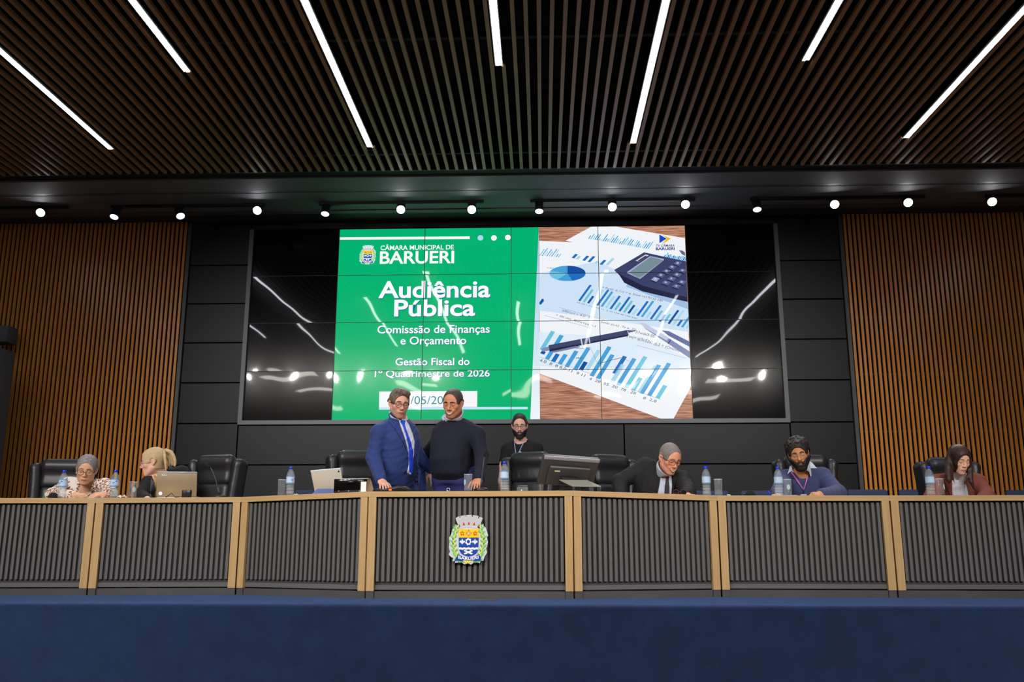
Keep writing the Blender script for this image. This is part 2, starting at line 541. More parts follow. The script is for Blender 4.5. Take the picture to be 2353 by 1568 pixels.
slide_text('Audiência', 871.5, 1125, 684.5, 648, WH, 0.024, outline=OB)
slide_text('Pública', 907, 1090, 726.5, 690.5, WH, 0.024, outline=OB)
slide_text('Comisssão de Finanças', 867.5, 1125, 766.5, 749, WH, 0.014, outline=OB)
slide_text('e Orçamento', 920.5, 1071, 792, 774.5, WH, 0.014, outline=OB)
slide_text('Gestão Fiscal do', 909, 1078.5, 840, 824, WH, 0.014, outline=OB)
slide_text('1º Quadrimestre de 2026', 861.5, 1125, 867, 852, WH, 0.014, outline=OB)
slide_text('/05/2026', 943, 1048, 929.5, 911, (28, 140, 150), -0.004)

# ---- coat of arms, drawn once and used on the slide and as the desk emblem (coordinates in tenths of a millimetre-like units)
ARMS = dict(
 plate=[(435, 222), (462, 200), (490, 190), (494, 215), (506, 215), (504, 186), (580, 174), (584, 200), (594, 200), (592, 172), (676, 170), (676, 200), (688, 200), (690, 174), (775, 186), (768, 222), (782, 222), (788, 198), (815, 205), (838, 218), (822, 262), (806, 310), (832, 315), (845, 295), (852, 340), (885, 355), (897, 400), (920, 470), (898, 490), (915, 560), (905, 625), (890, 650), (905, 712), (868, 770), (850, 830), (810, 832), (800, 862), (720, 850), (672, 884), (630, 868), (575, 880), (520, 848), (438, 862), (440, 830), (396, 838), (412, 790), (376, 776), (342, 742), (360, 700), (344, 640), (352, 560), (342, 500), (370, 462), (395, 370), (425, 362), (428, 308), (458, 322), (474, 318), (452, 270)],
 crown=[(435, 222), (490, 192), (494, 240), (508, 240), (504, 186), (580, 174), (582, 222), (596, 222), (592, 172), (676, 170), (676, 222), (690, 222), (690, 174), (775, 188), (766, 245), (780, 245), (788, 198), (838, 218), (788, 345), (630, 350), (492, 345)],
 band=[(492, 345), (560, 330), (630, 325), (710, 330), (788, 345), (784, 375), (630, 348), (488, 375)],
 doors=[[(484, 300), (512, 338), (490, 342)], [(552, 272), (580, 318), (545, 326)], [(632, 262), (650, 314), (618, 314)], [(718, 275), (726, 326), (692, 318)], [(792, 300), (788, 340), (764, 336)]],
 gold=[(484, 378), (782, 378), (780, 498), (486, 498)],
 blue=[(486, 500), (780, 500), (776, 640), (770, 690), (745, 728), (700, 755), (632, 770), (570, 755), (525, 728), (496, 680), (490, 640)],
 wave=[(488, 642), (512, 636), (540, 646), (570, 636), (600, 646), (632, 636), (664, 646), (694, 636), (724, 646), (750, 636), (776, 642), (768, 672), (745, 666), (720, 676), (690, 666), (660, 676), (630, 666), (600, 676), (570, 666), (540, 676), (515, 666), (496, 674)],
 ribbon=[(488, 738), (530, 762), (580, 776), (632, 780), (684, 776), (734, 762), (776, 738), (818, 775), (808, 828), (700, 836), (720, 815), (632, 828), (546, 815), (552, 834), (432, 826), (446, 790)],
 base=[(570, 842), (600, 822), (640, 832), (650, 820), (668, 842), (645, 868), (622, 855), (600, 870)],
)
def arms_draw(add, text):
    """add(pts, layer, colour index); colours: 0 silver 1 red 2 gold 3 blue 4 white 5 green 6 yellow 7 dark red 8 pale grey"""
    add(ARMS['crown'], 1, 8); add(ARMS['band'], 2, 0)
    for d in ARMS['doors']: add(d, 2, 1)
    add(ARMS['gold'], 2, 2); add(ARMS['blue'], 2, 3); add(ARMS['wave'], 3, 4)
    for cx in (538, 728):
        for k in range(5):
            a = PI / 2 + 2 * PI * k / 5
            c, s_ = math.cos(a), -math.sin(a)
            add([(cx + c * 10 - s_ * 3, 438 + s_ * 10 + c * 3), (cx + c * 24 - s_ * 11, 438 + s_ * 24 + c * 11), (cx + c * 35, 438 + s_ * 35), (cx + c * 24 + s_ * 11, 438 + s_ * 24 - c * 11), (cx + c * 10 + s_ * 3, 438 + s_ * 10 - c * 3)], 3, 7)
    add([(622, 392), (642, 392), (642, 426), (672, 426), (672, 446), (642, 446), (642, 476), (622, 476), (622, 446), (594, 446), (594, 426), (622, 426)], 3, 7)
    add([(629, 402), (636, 402), (636, 432), (664, 432), (664, 440), (636, 440), (636, 468), (629, 468), (629, 440), (602, 440), (602, 432), (629, 432)], 4, 4)
    gear = []
    for k in range(28):
        a = 2 * PI * k / 28
        r = 48 if k % 4 in (0, 1) else 39
        gear.append((629 + r * math.cos(a), 556 + r * 1.15 * math.sin(a)))
    add(gear, 3, 4)
    add([(629 + 22 * math.cos(2 * PI * k / 20), 556 + 26 * math.sin(2 * PI * k / 20)) for k in range(20)], 4, 3)
    for cx in (538, 726):
        add([(cx, 512), (cx + 13, 542), (cx + 7, 570), (cx + 10, 596), (cx, 590), (cx - 10, 596), (cx - 7, 570), (cx - 13, 542)], 3, 4)
        for s_ in (-1, 1):
            add([(cx + s_ * 6, 575), (cx + s_ * 16, 545), (cx + s_ * 32, 540), (cx + s_ * 41, 560), (cx + s_ * 30, 578), (cx + s_ * 26, 562), (cx + s_ * 14, 582)], 3, 4)
    for s_ in (-1, 1):
        add([(630 - s_ * 66, 680), (630 - s_ * 46, 676), (630 + s_ * 66, 722), (630 + s_ * 58, 738), (630 + s_ * 40, 738), (630 - s_ * 62, 694)], 3 if s_ < 0 else 4, 4)
    for s_ in (-1, 1):                                   # branches left and right of the shield
        X = lambda x: 630 + s_ * (x - 630)
        for i, (y, b) in enumerate([(330, 0), (395, 1), (460, 2), (525, 3), (590, 4), (655, 4), (715, 3)]):
            xm = [800, 815, 838, 842, 838, 822, 800][i]
            add([(X(xm - 20), y + 40), (X(xm + 8), y - 4), (X(xm + 14), y - 30), (X(xm + 30), y + 2), (X(xm - 2), y + 50)], 2, 5)
            add([(X(xm), y + 58), (X(xm + 34), y + 12), (X(xm + 66), y + 4), (X(xm + 50), y + 34), (X(xm + 10), y + 72)], 2, 5)
            add([(X(xm - 4), y + 44), (X(xm - 40), y + 22), (X(xm - 34), y - 4), (X(xm - 10), y + 16)], 2, 5)
            add([(X(xm - 6), y + 66), (X(xm - 2), y + 6), (X(xm + 12), y + 4), (X(xm + 8), y + 64)], 3, 6)
        add([(X(690), 840), (X(760), 836), (X(840), 790), (X(830), 826), (X(760), 856), (X(700), 852)], 2, 5)
    add(ARMS['ribbon'], 4, 3); add(ARMS['base'], 4, 6)
    pts, fs = text
    add(pts, 5, 4, fs)
def arms_text():
    p, fs = fit_text('BARUERI', 486, 778, 0, 42, 0.03)
    out = []
    for u, w in p:
        t = (u - 632) / 146.0
        out.append((u, 818 - 22 * t * t - w * (1 - 0.05 * t * t) - 0 + 0))
    return out, fs
ARMT = arms_text()
ARMC = [(205, 208, 210), (214, 40, 38), (246, 206, 20), (24, 72, 168), (245, 246, 248), (122, 204, 108), (242, 226, 60), (190, 40, 30), (196, 198, 200)]
f = Flat()
cu, cw = sp(845, 586); ks = (sp(864, 586)[0] - sp(826, 586)[0]) / 580.0
def tf(p): return (cu + (p[0] - 630) * ks, cw - (p[1] - 527) * ks)
f.poly([tf(p) for p in ARMS['plate']], 2, 8)
def addf(pts, layer, ci, fs=None):
    y = W - 0.0004 * (2 + layer * 0.5)
    q = [tf(p) for p in pts]
    f.add([(u, y, w) for u, w in q], fs or [tuple(range(len(q)))], ci)
arms_draw(addf, ARMT)
build_flat(f, 'slide_crest', [S(c) for c in ARMC[:8]] + [S((214, 232, 236))], vw, bt)

# ---- the picture of charts, pens and a calculator on the right half of the slide
Z6 = 3.267
def q6(p): return (1200 + p[0] / Z6, 500 + p[1] / Z6)
f = Flat(); PM = []
def pc(mt):
    if mt not in PM: PM.append(mt)
    return PM.index(mt)
px1b = px1
f.poly([(px1, VZ0), (SX1, VZ0), (SX1, VZ1), (px1, VZ1)], 1, pc(S_wood))
def clip(pts):
    for ax, lim, sg in ((0, px1, 1), (0, SX1, -1), (1, VZ0, 1), (1, VZ1, -1)):
        out = []
        for i, p in enumerate(pts):
            q = pts[i - 1]
            a, b_ = sg * (q[ax] - lim), sg * (p[ax] - lim)
            if (a >= 0) != (b_ >= 0):
                t = a / (a - b_); out.append((q[0] + (p[0] - q[0]) * t, q[1] + (p[1] - q[1]) * t))
            if b_ >= 0: out.append(p)
        pts = out
        if len(pts) < 3: return []
    return pts
def A(pts, layer, m):
    c = clip([sp(*q6(p)) for p in pts])
    if len(c) > 2: f.poly(c, layer, pc(m))
A([(326, 174), (517, 70), (700, 68), (1222, 155), (1236, 640), (600, 520), (300, 300), (376, 185)], 2, S_paper)
A([(128, 176), (376, 186), (560, 196), (1228, 330), (1250, 900), (1268, 1270), (1134, 1514), (1048, 1514), (132, 1172)], 2.5, S_paper)
A([(128, 420), (565, 330), (760, 420), (1245, 640), (1252, 860), (600, 760), (128, 700)], 3, S_paperb)
A([(128, 860), (400, 880), (900, 900), (1260, 1060), (1266, 1140), (128, 1120)], 3, S((222, 236, 248)))
A([(800, 470), (1240, 640), (1245, 690), (780, 520)], 3.4, S((160, 190, 226)))
BL = [S((30, 110, 190)), S((70, 160, 215)), S((110, 195, 220)), S((170, 215, 235)), S((18, 78, 160))]
# pie chart
cx, cy = sp(*q6((340, 420)))
ru = 0.222; rw = 0.098
for a0, a1, m in ((PI / 2, 0, 4), (0, -1.3, 0), (-1.3, -2.2, 1), (-2.2, -3.5, 2), (-3.5, -4.72, 1)):
    f.disc(cx, cy, ru, rw, 4, pc(BL[m]), 16, a1, a0)
rng = random.Random(3)
def bars(n, x0, y0, x1, y1, h0, h1, wd, lean, ms, layer=4):
    for i in range(n):
        t = i / max(1, n - 1)
        bx, by = x0 + (x1 - x0) * t, y0 + (y1 - y0) * t
        h = h0 + (h1 - h0) * rng.random()
        A([(bx, by), (bx + wd, by + wd * 0.35), (bx + wd + lean * h, by + wd * 0.35 - h), (bx + lean * h, by - h)], layer, BL[ms[i % len(ms)]])
bars(30, 495, 158, 940, 235, 12, 60, 7, 0.7, [1, 2, 3, 1])
bars(9, 128, 285, 268, 298, 20, 60, 6, 0.75, [2, 1, 3, 1])
for bx, by, h, m in ((370, 303, 30, 0), (400, 312, 24, 3), (450, 322, 36, 0), (490, 332, 42, 0), (540, 344, 20, 3), (580, 352, 34, 0), (625, 356, 52, 3)):
    A([(bx, by), (bx + 20, by + 5), (bx + 20 + h * 0.95, by + 5 - h), (bx + h * 0.95, by - h)], 4, BL[m])
bars(14, 1060, 300, 1225, 332, 16, 40, 8, 0.5, [1, 2, 0])
bars(25, 420, 624, 1225, 830, 40, 120, 16, 0.72, [0, 2, 4, 3, 0, 1, 3, 0, 2])
bars(3, 128, 640, 128, 650, 30, 30, 14, 0.7, [4])
A([(128, 640), (160, 626), (163, 632), (130, 656)], 4, BL[0])
for bx, by, h, m in ((130, 990, 140, 2), (135, 1020, 20, 4), (170, 1060, 180, 1), (215, 1080, 60, 0), (265, 1098, 75, 1), (318, 1118, 120, 1), (380, 1140, 165, 1), (425, 1140, 60, 4), (470, 1140, 150, 3), (505, 1186, 220, 1), (552, 1206, 180, 1), (676, 1168, 130, 0), (660, 1230, 130, 3), (704, 1255, 200, 1), (764, 1275, 235, 2), (815, 1295, 95, 2), (865, 1310, 200, 3), (880, 1318, 215, 1), (936, 1335, 245, 1), (1000, 1352, 95, 2)):
    A([(bx, by), (bx + 30, by + 10), (bx + 30 + h * 0.62, by + 10 - h), (bx + h * 0.62, by - h)], 4, BL[m])
INK = (60, 70, 92)
def ink(txt, x0, y0, x1, y1, h, layer=5, col=INK, bold=0.0):
    a = sp(*q6((x0, y0))); b = sp(*q6((x1, y1))); hh = h / Z6 * W / FPX
    L_ = math.hypot(b[0] - a[0], b[1] - a[1]); an = math.atan2(b[1] - a[1], b[0] - a[0])
    p, fs = fit_text(txt, 0, L_, 0, hh, bold, 0.15)
    ca, sa = math.cos(an), math.sin(an)
    f.add([(a[0] + u * ca - w * sa, W - 0.0004 * layer, a[1] + u * sa + w * ca) for u, w in p], fs, pc(S(col)))
ink('4.0  8  8 8.0 11  9 11', 128, 1080, 470, 1200, 22)
ink('4  28  55  20  78 . 28', 500, 1218, 850, 1332, 20)
ink('8  2,8', 905, 1362, 1005, 1392, 20)
ink('+ f(x)(c d,.11) = q. 5/unl +(17(1)2-16)', 600, 530, 1050, 632, 16)
ink('(00)/un1 t. 4.2/  30', 300, 705, 520, 762, 16)
ink('> 00 mn  f(n/x+(dj=-1', 250, 738, 550, 826, 16)
ink('|unlo (n.x)  7x x .32', 590, 790, 850, 850, 15)
ink('|(1unk0l 05)', 850, 866, 1000, 905, 20)
ink('|(uvj= q(5c52x2)(j,2 = (Onlool)', 780, 894, 1180, 1010, 22)
ink('2851', 400, 1062, 455, 1062, 14)
ink('2.401', 185, 382, 235, 386, 10)
ink('10 20.1 7.0  9.0 11  2.10 234 40 100 330', 410, 642, 860, 764, 9)
for ln in ([(400, 985), (510, 975), (565, 1098), (740, 1052), (830, 1090), (862, 1140)],):
    for a, b in zip(ln, ln[1:]):
        A([a, b, (b[0] + 3, b[1] + 3), (a[0] + 3, a[1] + 3)], 5, S((90, 80, 110)))
for a, b in (((128, 1048), (560, 1186)), ((640, 1222), (1040, 1366)), ((860, 960), (1230, 1056)), ((170, 735), (520, 830)), ((280, 675), (620, 770))):
    A([a, b, (b[0], b[1] + 2.5), (a[0], a[1] + 2.5)], 4.5, S((150, 160, 176)))
# calculator
CB = S((58, 66, 106)); CD = S((34, 38, 66)); CL = S((150, 160, 196))
A([(690, 395), (915, 262), (1228, 330), (1240, 635), (900, 555), (765, 490), (730, 435)], 6, CD)
A([(690, 395), (915, 262), (1228, 330), (1240, 600), (910, 515), (705, 412)], 6.5, CB)
A([(780, 415), (960, 290), (1064, 312), (1062, 322), (885, 462)], 7, S((168, 176, 206)))
A([(800, 414), (965, 296), (1060, 322), (880, 456)], 7.5, S((118, 142, 150)))
A([(850, 326), (925, 278), (950, 284), (878, 333)], 7.5, S((200, 206, 226)))
A([(864, 328), (925, 288), (938, 292), (878, 332)], 8, S((70, 50, 56)))
for r_ in range(5):
    for c_ in range(4):
        bx = 966 + c_ * 78 + r_ * 42; by = 468 + c_ * 26 - r_ * 30
        w_ = 46 if c_ else 40
        if bx + w_ > 1236: continue
        A([(bx, by), (bx + 26, by - 22), (bx + 26 + w_, by - 10), (bx + w_, by + 16)], 7.5, S((90, 100, 146)) if (r_ + c_) % 7 else CL)
        A([(bx, by), (bx + w_, by + 16), (bx + w_, by + 26), (bx, by + 10)], 7.5, CD)
        if by < 560:
            ink(rng.choice('8452917'), bx + 22, by - 2, bx + 40, by + 2, 13, 8, (226, 230, 242))
# pens
PD = S((62, 70, 108)); PG = S((130, 140, 180)); PS = S((196, 204, 226))
A([(145, 985), (200, 968), (205, 1000), (150, 1008)], 7, PG)
A([(196, 960), (785, 846), (798, 880), (790, 892), (205, 1006)], 7, PD)
A([(785, 846), (862, 850), (798, 868)], 7, S((90, 96, 130)))
A([(205, 990), (420, 952), (790, 880), (790, 892), (205, 1008)], 7.5, S((34, 38, 70)))
A([(436, 912), (446, 910), (456, 958), (446, 960)], 8, PS); A([(496, 900), (504, 898), (512, 944), (504, 946)], 8, PS)
A([(210, 1008), (400, 966), (434, 968), (430, 976), (240, 1016)], 8, S((120, 128, 168)))
A([(878, 786), (930, 800), (1262, 1010), (1264, 1062), (1090, 945), (925, 838)], 7, PG)
A([(878, 786), (930, 800), (1100, 905), (1085, 925), (920, 832)], 7.5, PS)
A([(1090, 945), (1112, 915), (1118, 920), (1098, 952)], 8, S((70, 78, 112)))
A([(1048, 848), (1100, 854), (1260, 935), (1262, 975), (1100, 890)], 6.8, S((104, 114, 158)))
A([(1176, 246), (1200, 248), (1220, 262), (1224, 288), (1200, 278)], 6, S((90, 100, 140)))
build_flat(f, 'slide_picture', PM, vw, bt)
# channel logo on the picture
f = Flat(); ms = [S((24, 70, 200)), S((240, 190, 30)), S((26, 46, 130))]
A2 = lambda pts, l, mi: f.px([q6(p) for p in pts], l, mi)
A2([(1060, 134), (1116, 160), (1062, 196), (1050, 196), (1086, 160), (1050, 130)], 9, 1)
A2([(1029, 128), (1084, 160), (1030, 194)], 9.5, 0)
u0, wb = sp(*q6((1006, 221))); u1 = sp(*q6((1142, 221)))[0]; wc = sp(*q6((1006, 204)))[1]
p, fs = fit_text('TV CÂMARA', u0, u1, wb, wc, 0.015, 0.2); f.add([(u, W - 0.0038, w) for u, w in p], fs, 2)
u0, wb = sp(*q6((1004, 246))); wc = sp(*q6((1004, 227)))[1]
p, fs = fit_text('BARUERI', u0, u1, wb, wc, 0.03); f.add([(u, W - 0.0038, w) for u, w in p], fs, 2)
build_flat(f, 'slide_logo', ms, vw, bt)
# dark joints between the panels, in front of the picture
mb = MB()
for c in range(1, 6):
    mb.box(VX0 + c * PW - 0.0035, VX0 + c * PW + 0.0035, W - 0.0052, W, VZ0, VZ1)
for r in range(1, 4):
    mb.box(VX0, VX1, W - 0.0050, W, VZ0 + r * PH - 0.003, VZ0 + r * PH + 0.003)
vwbuild(mb, 'panel_joints', mat('panel joint', (16, 18, 22), 0.5))
# ---------------------------------------------------------------- ceiling lights
for i, (sx, a, b) in enumerate(STRIPS):
    side = ['outermost left long', 'outer left short', 'outer right short', 'outermost right long', 'far left long', 'left short', 'inner left long', 'middle short', 'inner right long', 'right short', 'far right long'][i]
    t = empty('ceiling_light_strip', (sx, a, CEIL), label=side + ' white light strip set between the wooden ceiling slats', cat='ceiling light', group='light strips in the ceiling')
    MB().rbox(-0.026, 0.026, 0, b - a, -0.004, 0.01, 0.004, 2).build('diffuser', M_light, t)
    mb = MB()
    mb.box(-0.034, -0.026, -0.01, b - a + 0.01, -0.002, 0.07); mb.box(0.026, 0.034, -0.01, b - a + 0.01, -0.002, 0.07)
    mb.box(-0.034, 0.034, -0.01, b - a + 0.01, 0.011, 0.07)
    mb.build('housing', M_white, t)
# hall ceiling panels behind the camera: they light the dais and mirror in the dark displays
pos = [(-6.2, -0.5), (-6.2, -3.2), (-3.2, -2.0), (-0.3, -2.6), (2.2, -2.0), (4.7, -0.7), (4.3, -3.2), (-3.2, -4.8), (1.9, -4.8)]
for i, (x, y) in enumerate(pos):
    t = empty('hall_light_panel', (x, y, CEIL - 0.03), label='square-edged white light panel in the hall ceiling', cat='ceiling light', group='hall light panels')
    MB().box(-0.55, 0.55, -0.32, 0.32, -0.012, 0.0).build('diffuser', M_hallpanel, t)
    mb = MB()
    for x0, x1, y0, y1 in ((-0.58, -0.55, -0.35, 0.35), (0.55, 0.58, -0.35, 0.35), (-0.55, 0.55, -0.35, -0.32), (-0.55, 0.55, 0.32, 0.35)):
        mb.box(x0, x1, y0, y1, -0.02, 0.03)
    mb.box(-0.58, 0.58, -0.35, 0.35, 0.001, 0.03)
    mb.build('frame', M_white, t)

# tracks with spotlights
TY = 9.88
def track(x0, x1, y, label):
    o = MB().box(x0, x1, y - 0.018, y + 0.018, CEIL - 0.032, CEIL - 0.001).build('light_track', M_blk)
    tag(o, label, 'light track', 'light tracks under the dark soffit')
for a, b, l in ((-80, 150, 'far left black light track at the picture edge'), (248, 606, 'second black light track from the left, above the left slats'), (735, 965, 'third black light track from the left, with two bright spotlights at one end'), (950 + 8, 0, None)):
    if l: pass
TR = [(-120, 145, 'black light track at the far left, holding one bright spotlight'),
      (248, 606, 'black light track above the left slat wall and black panels, holding three spotlights'),
      (733, 1112, 'black light track over the green half of the slide, holding three spotlights'),
      (1219, 1592, 'black light track over the picture half of the slide, holding three spotlights'),
      (1716, 2105, 'black light track above the right panels, holding three spotlights'),
      (2240, 2480, 'black light track at the far right, holding one bright spotlight')]
for a, b, l in TR:
    track(atz(a, 466, CEIL)[0] * 1.0, atz(b, 466, CEIL)[0], TY, l)
def spotlight(px_, py_, lit, d, label):
    """cylindrical track head: bracket, swivel, body, lens; d = where it points"""
    c = at(px_, py_, TY - 0.06)                      # centre of the lens
    dv = Vector(d).normalized()
    t = empty('track_spotlight', tuple(c), label=label, cat='spotlight', group='spotlights on the tracks')
    M = Vector(dv).to_track_quat('Z', 'Y').to_matrix().to_4x4()
    mb = MB(); mb.lathe([(0.030, -0.13), (0.047, -0.12), (0.050, -0.02), (0.054, 0.0), (0.050, 0.002), (0.046, -0.004)], 24, 0, M, cap=False)
    mb.lathe([(0.001, -0.13), (0.030, -0.13)], 24, 0, M, cap=False)
    mb.build('lamp_body', M_blkm, t)
    MB().lathe([(0.001, -0.003), (0.03, -0.002), (0.0485, -0.001)], 24, 0, M, cap=False).build('lens', M_lamp if lit else M_lampdim, t)
    back = dv * -0.12
    top = Vector((back.x, TY - c[1], CEIL - c[2] - 0.035))
    mb = MB(); mb.tube([back, (top.x, top.y, back.z + 0.01), (top.x, top.y, top.z)], 0.010, 8)
    mb.box(top.x - 0.05, top.x + 0.05, top.y - 0.016, top.y + 0.016, top.z - 0.02, top.z)
    mb.build('bracket', M_blkm, t)
    ld = bpy.data.lights.new('spot_beam', 'SPOT')
    ld.energy = W_SPOT * (1.0 if lit else 0.7); ld.spot_size = R(62); ld.spot_blend = 0.7; ld.shadow_soft_size = 0.04
    ld.color = (1.0, 0.96, 0.92)
    lo = bpy.data.objects.new('spot_beam', ld); COL.objects.link(lo); lo.parent = t
    lo.matrix_local = aim(tuple(dv * 0.02), tuple(dv))
    return t
fw = lambda dx: (dx, -1, -0.82)
SPOTS = [(93, 489, 1, (0.25, -1, -0.66), 'bright track spotlight at the far left, aimed at the hall'),
 (262, 499, 0, (0.02, -0.45, -1), 'track spotlight tilted down, left of the pair above the left slats'),
 (415, 497, 0, (0.55, -0.55, -1), 'track spotlight turned aside, right of the pair above the left slats'),
 (591, 484, 1, (0.12, -1, -0.66), 'bright track spotlight just left of the switched-off left displays'),
 (747, 492, 0, (0.0, -0.35, -1), 'downward track spotlight left of the slide'),
 (921, 482, 1, (0.08, -1, -0.66), 'bright track spotlight over the left third of the slide'),
 (1084, 482, 1, (0.02, -1, -0.66), 'bright track spotlight above the slide dots'),
 (1239, 486, 0, (0.0, -0.35, -1), 'downward track spotlight above the slanted edge of the green field'),
 (1407, 476, 1, (-0.05, -1, -0.66), 'bright track spotlight over the middle of the desk picture'),
 (1575, 470, 1, (-0.1, -1, -0.66), 'brightest track spotlight, at the right corner of the slide'),
 (1740, 482, 0, (-0.05, -0.35, -1), 'downward track spotlight above the switched-off right displays'),
 (1918, 470, 1, (-0.2, -1, -0.66), 'bright track spotlight left of the right slat wall'),
 (2087, 466, 1, (-0.25, -1, -0.66), 'bright track spotlight above the middle of the right slats'),
 (2280, 464, 1, (-0.3, -1, -0.66), 'bright track spotlight at the far right')]
for s_ in SPOTS: spotlight(*s_)
# front row of hall spotlights over the camera, aimed at the dais
for i, x in enumerate((-6.9, -5.9, -5.05, -4.2, -3.3, -2.5, 2.6, 3.5, 4.3, 5.2)):
    t = empty('hall_spotlight', (x, 0.3, CEIL - 0.16), label='bright hall spotlight aimed at the dais', cat='spotlight', group='hall spotlights')
    dv = Vector((-x * 0.08, 1, -0.5)).normalized()
    M = dv.to_track_quat('Z', 'Y').to_matrix().to_4x4()
    MB().lathe([(0.001, -0.14), (0.045, -0.13), (0.052, 0.0), (0.048, -0.004)], 20, 0, M, cap=False).build('lamp_body', M_blkm, t)
    MB().lathe([(0.001, -0.003), (0.047, -0.001)], 20, 0, M, cap=False).build('lens', M_lamph, t)
    MB().tube([tuple(dv * -0.1), (0, 0, 0.16)], 0.01, 8).build('bracket', M_blkm, t)
    ld = bpy.data.lights.new('spot_beam', 'SPOT'); ld.energy = 310; ld.spot_size = R(60); ld.spot_blend = 0.8; ld.shadow_soft_size = 0.05
    ld.color = (1.0, 0.96, 0.92)
    lo = bpy.data.objects.new('spot_beam', ld); COL.objects.link(lo); lo.parent = t
    lo.matrix_local = aim(tuple(dv * 0.02), tuple(dv))

# ---------------------------------------------------------------- desk units
FV = [(-5.55, 6.78, .728), (-3.47, 6.905, .730), (-2.36, 7.0, .740), (-1.293, 6.651, .765), (0.223, 6.657, .770), (1.322, 6.893, .742), (2.60, 6.865, .739), (4.6, 6.80, .739)]
def norm2(a, b):
    dx, dy = b[0] - a[0], b[1] - a[1]; l = math.hypot(dx, dy)
    return (-dy / l, dx / l)
DEPTH = 0.60
back = []
for i in range(len(FV)):
    ns = []
    if i > 0: ns.append(norm2(FV[i - 1], FV[i]))
    if i < len(FV) - 1: ns.append(norm2(FV[i], FV[i + 1]))
    nx = sum(n[0] for n in ns) / len(ns); ny = sum(n[1] for n in ns) / len(ns)
    l2 = nx * nx + ny * ny
    back.append((FV[i][0] + nx / l2 * DEPTH, FV[i][1] + ny / l2 * DEPTH))
DL = ['desk unit at the far left edge, cut by the picture', 'desk unit below the blonde woman and her laptop', 'angled desk unit left of the emblem, under the tablet',
      'middle desk unit carrying the coloured coat of arms', 'angled desk unit right of the emblem, under the man in the black suit',
      'desk unit below the bearded man with the purple lanyard', 'desk unit at the far right, below the woman in the brown blazer']
def desk_unit(i):
    a, b = FV[i], FV[i + 1]
    ang = math.atan2(b[1] - a[1], b[0] - a[0])
    L_ = math.hypot(b[0] - a[0], b[1] - a[1])
    root = empty('desk_unit', (a[0], a[1], 0), ang, 'grooved oak-edged ' + DL[i], 'desk', 'desk units of the dais')
    Mi = Matrix.Rotation(-ang, 3, 'Z')
    loc = lambda p: Mi @ Vector((p[0] - a[0], p[1] - a[1], 0))
    h = lambda x: a[2] + (b[2] - a[2]) * x / L_
    g = 0.006
    e = 0.0005
    # oak worktop, mitred at both ends
    p0, p1, p2, p3 = loc(a), loc(b), loc(back[i + 1]), loc(back[i])
    mb = MB()
    T_ = 0.040
    vs = [(e, 0, a[2] - T_), (L_ - e, 0, b[2] - T_), (p2.x - e, p2.y, b[2] - T_), (p3.x + e, p3.y, a[2] - T_), (e, 0, a[2]), (L_ - e, 0, b[2]), (p2.x - e, p2.y, b[2]), (p3.x + e, p3.y, a[2])]
    mb.add(vs, [(0, 3, 2, 1), (4, 5, 6, 7), (0, 1, 5, 4), (1, 2, 6, 5), (2, 3, 7, 6), (3, 0, 4, 7)])
    mb.build('worktop', M_oak, root)
    PWD = 0.056
    for x0, x1 in ((g, g + PWD), (L_ - g - PWD, L_ - g)):
        MB().box(x0, x1, 0.0, 0.045, 0.052, min(h(x0), h(x1)) - T_ - 0.0005).build('post', M_oakv, root)
        MB().box(x0, x1, 0.004, 0.045, 0.0, 0.0515).build('foot', M_plinth, root)
    x0, x1 = g + PWD + 0.002, L_ - g - PWD - 0.002
    zt = min(a[2], b[2]) - T_ - 0.001
    # grooved front: backing board with upright slats
    mb = MB()
    mb.add([(x0, 0.040, 0.056), (x1, 0.040, 0.056), (x1, 0.040, h(x1) - T_ - 0.001), (x0, 0.040, h(x0) - T_ - 0.001),
            (x0, 0.056, 0.056), (x1, 0.056, 0.056), (x1, 0.056, h(x1) - T_ - 0.001), (x0, 0.056, h(x0) - T_ - 0.001)],
           [(0, 1, 2, 3), (7, 6, 5, 4), (0, 4, 5, 1), (1, 5, 6, 2), (2, 6, 7, 3), (3, 7, 4, 0)], 1)
    ns = int(round((x1 - x0) / 0.0392))
    pit = (x1 - x0) / ns
    for k in range(ns):
        xx = x0 + pit * (k + 0.5)
        mb.box(xx - 0.0102, xx + 0.0102, 0.018, 0.040, 0.118, h(xx) - T_ - 0.012)
    mb.build('slatted_front', [M_grey, M_greyd], root)
    MB().box(x0, x1, 0.026, 0.0395, 0.060, 0.092).build('bottom_rail', M_grey, root)
    MB().box(x0, x1, 0.014, 0.05, 0.0, 0.050).build('plinth', M_plinth, root)
    # sides and inner modesty board carry the worktop
    for sx0, sx1 in ((max(g, p3.x + g) + 0.01, max(g, p3.x + g) + 0.03), (min(L_ - g, p2.x - g) - 0.03, min(L_ - g, p2.x - g) - 0.01)):
        MB().box(sx0, sx1, 0.06, DEPTH - 0.16, 0.0, zt).build('side_panel', M_greyd, root)
    return root
DESKS = [desk_unit(i) for i in range(7)]

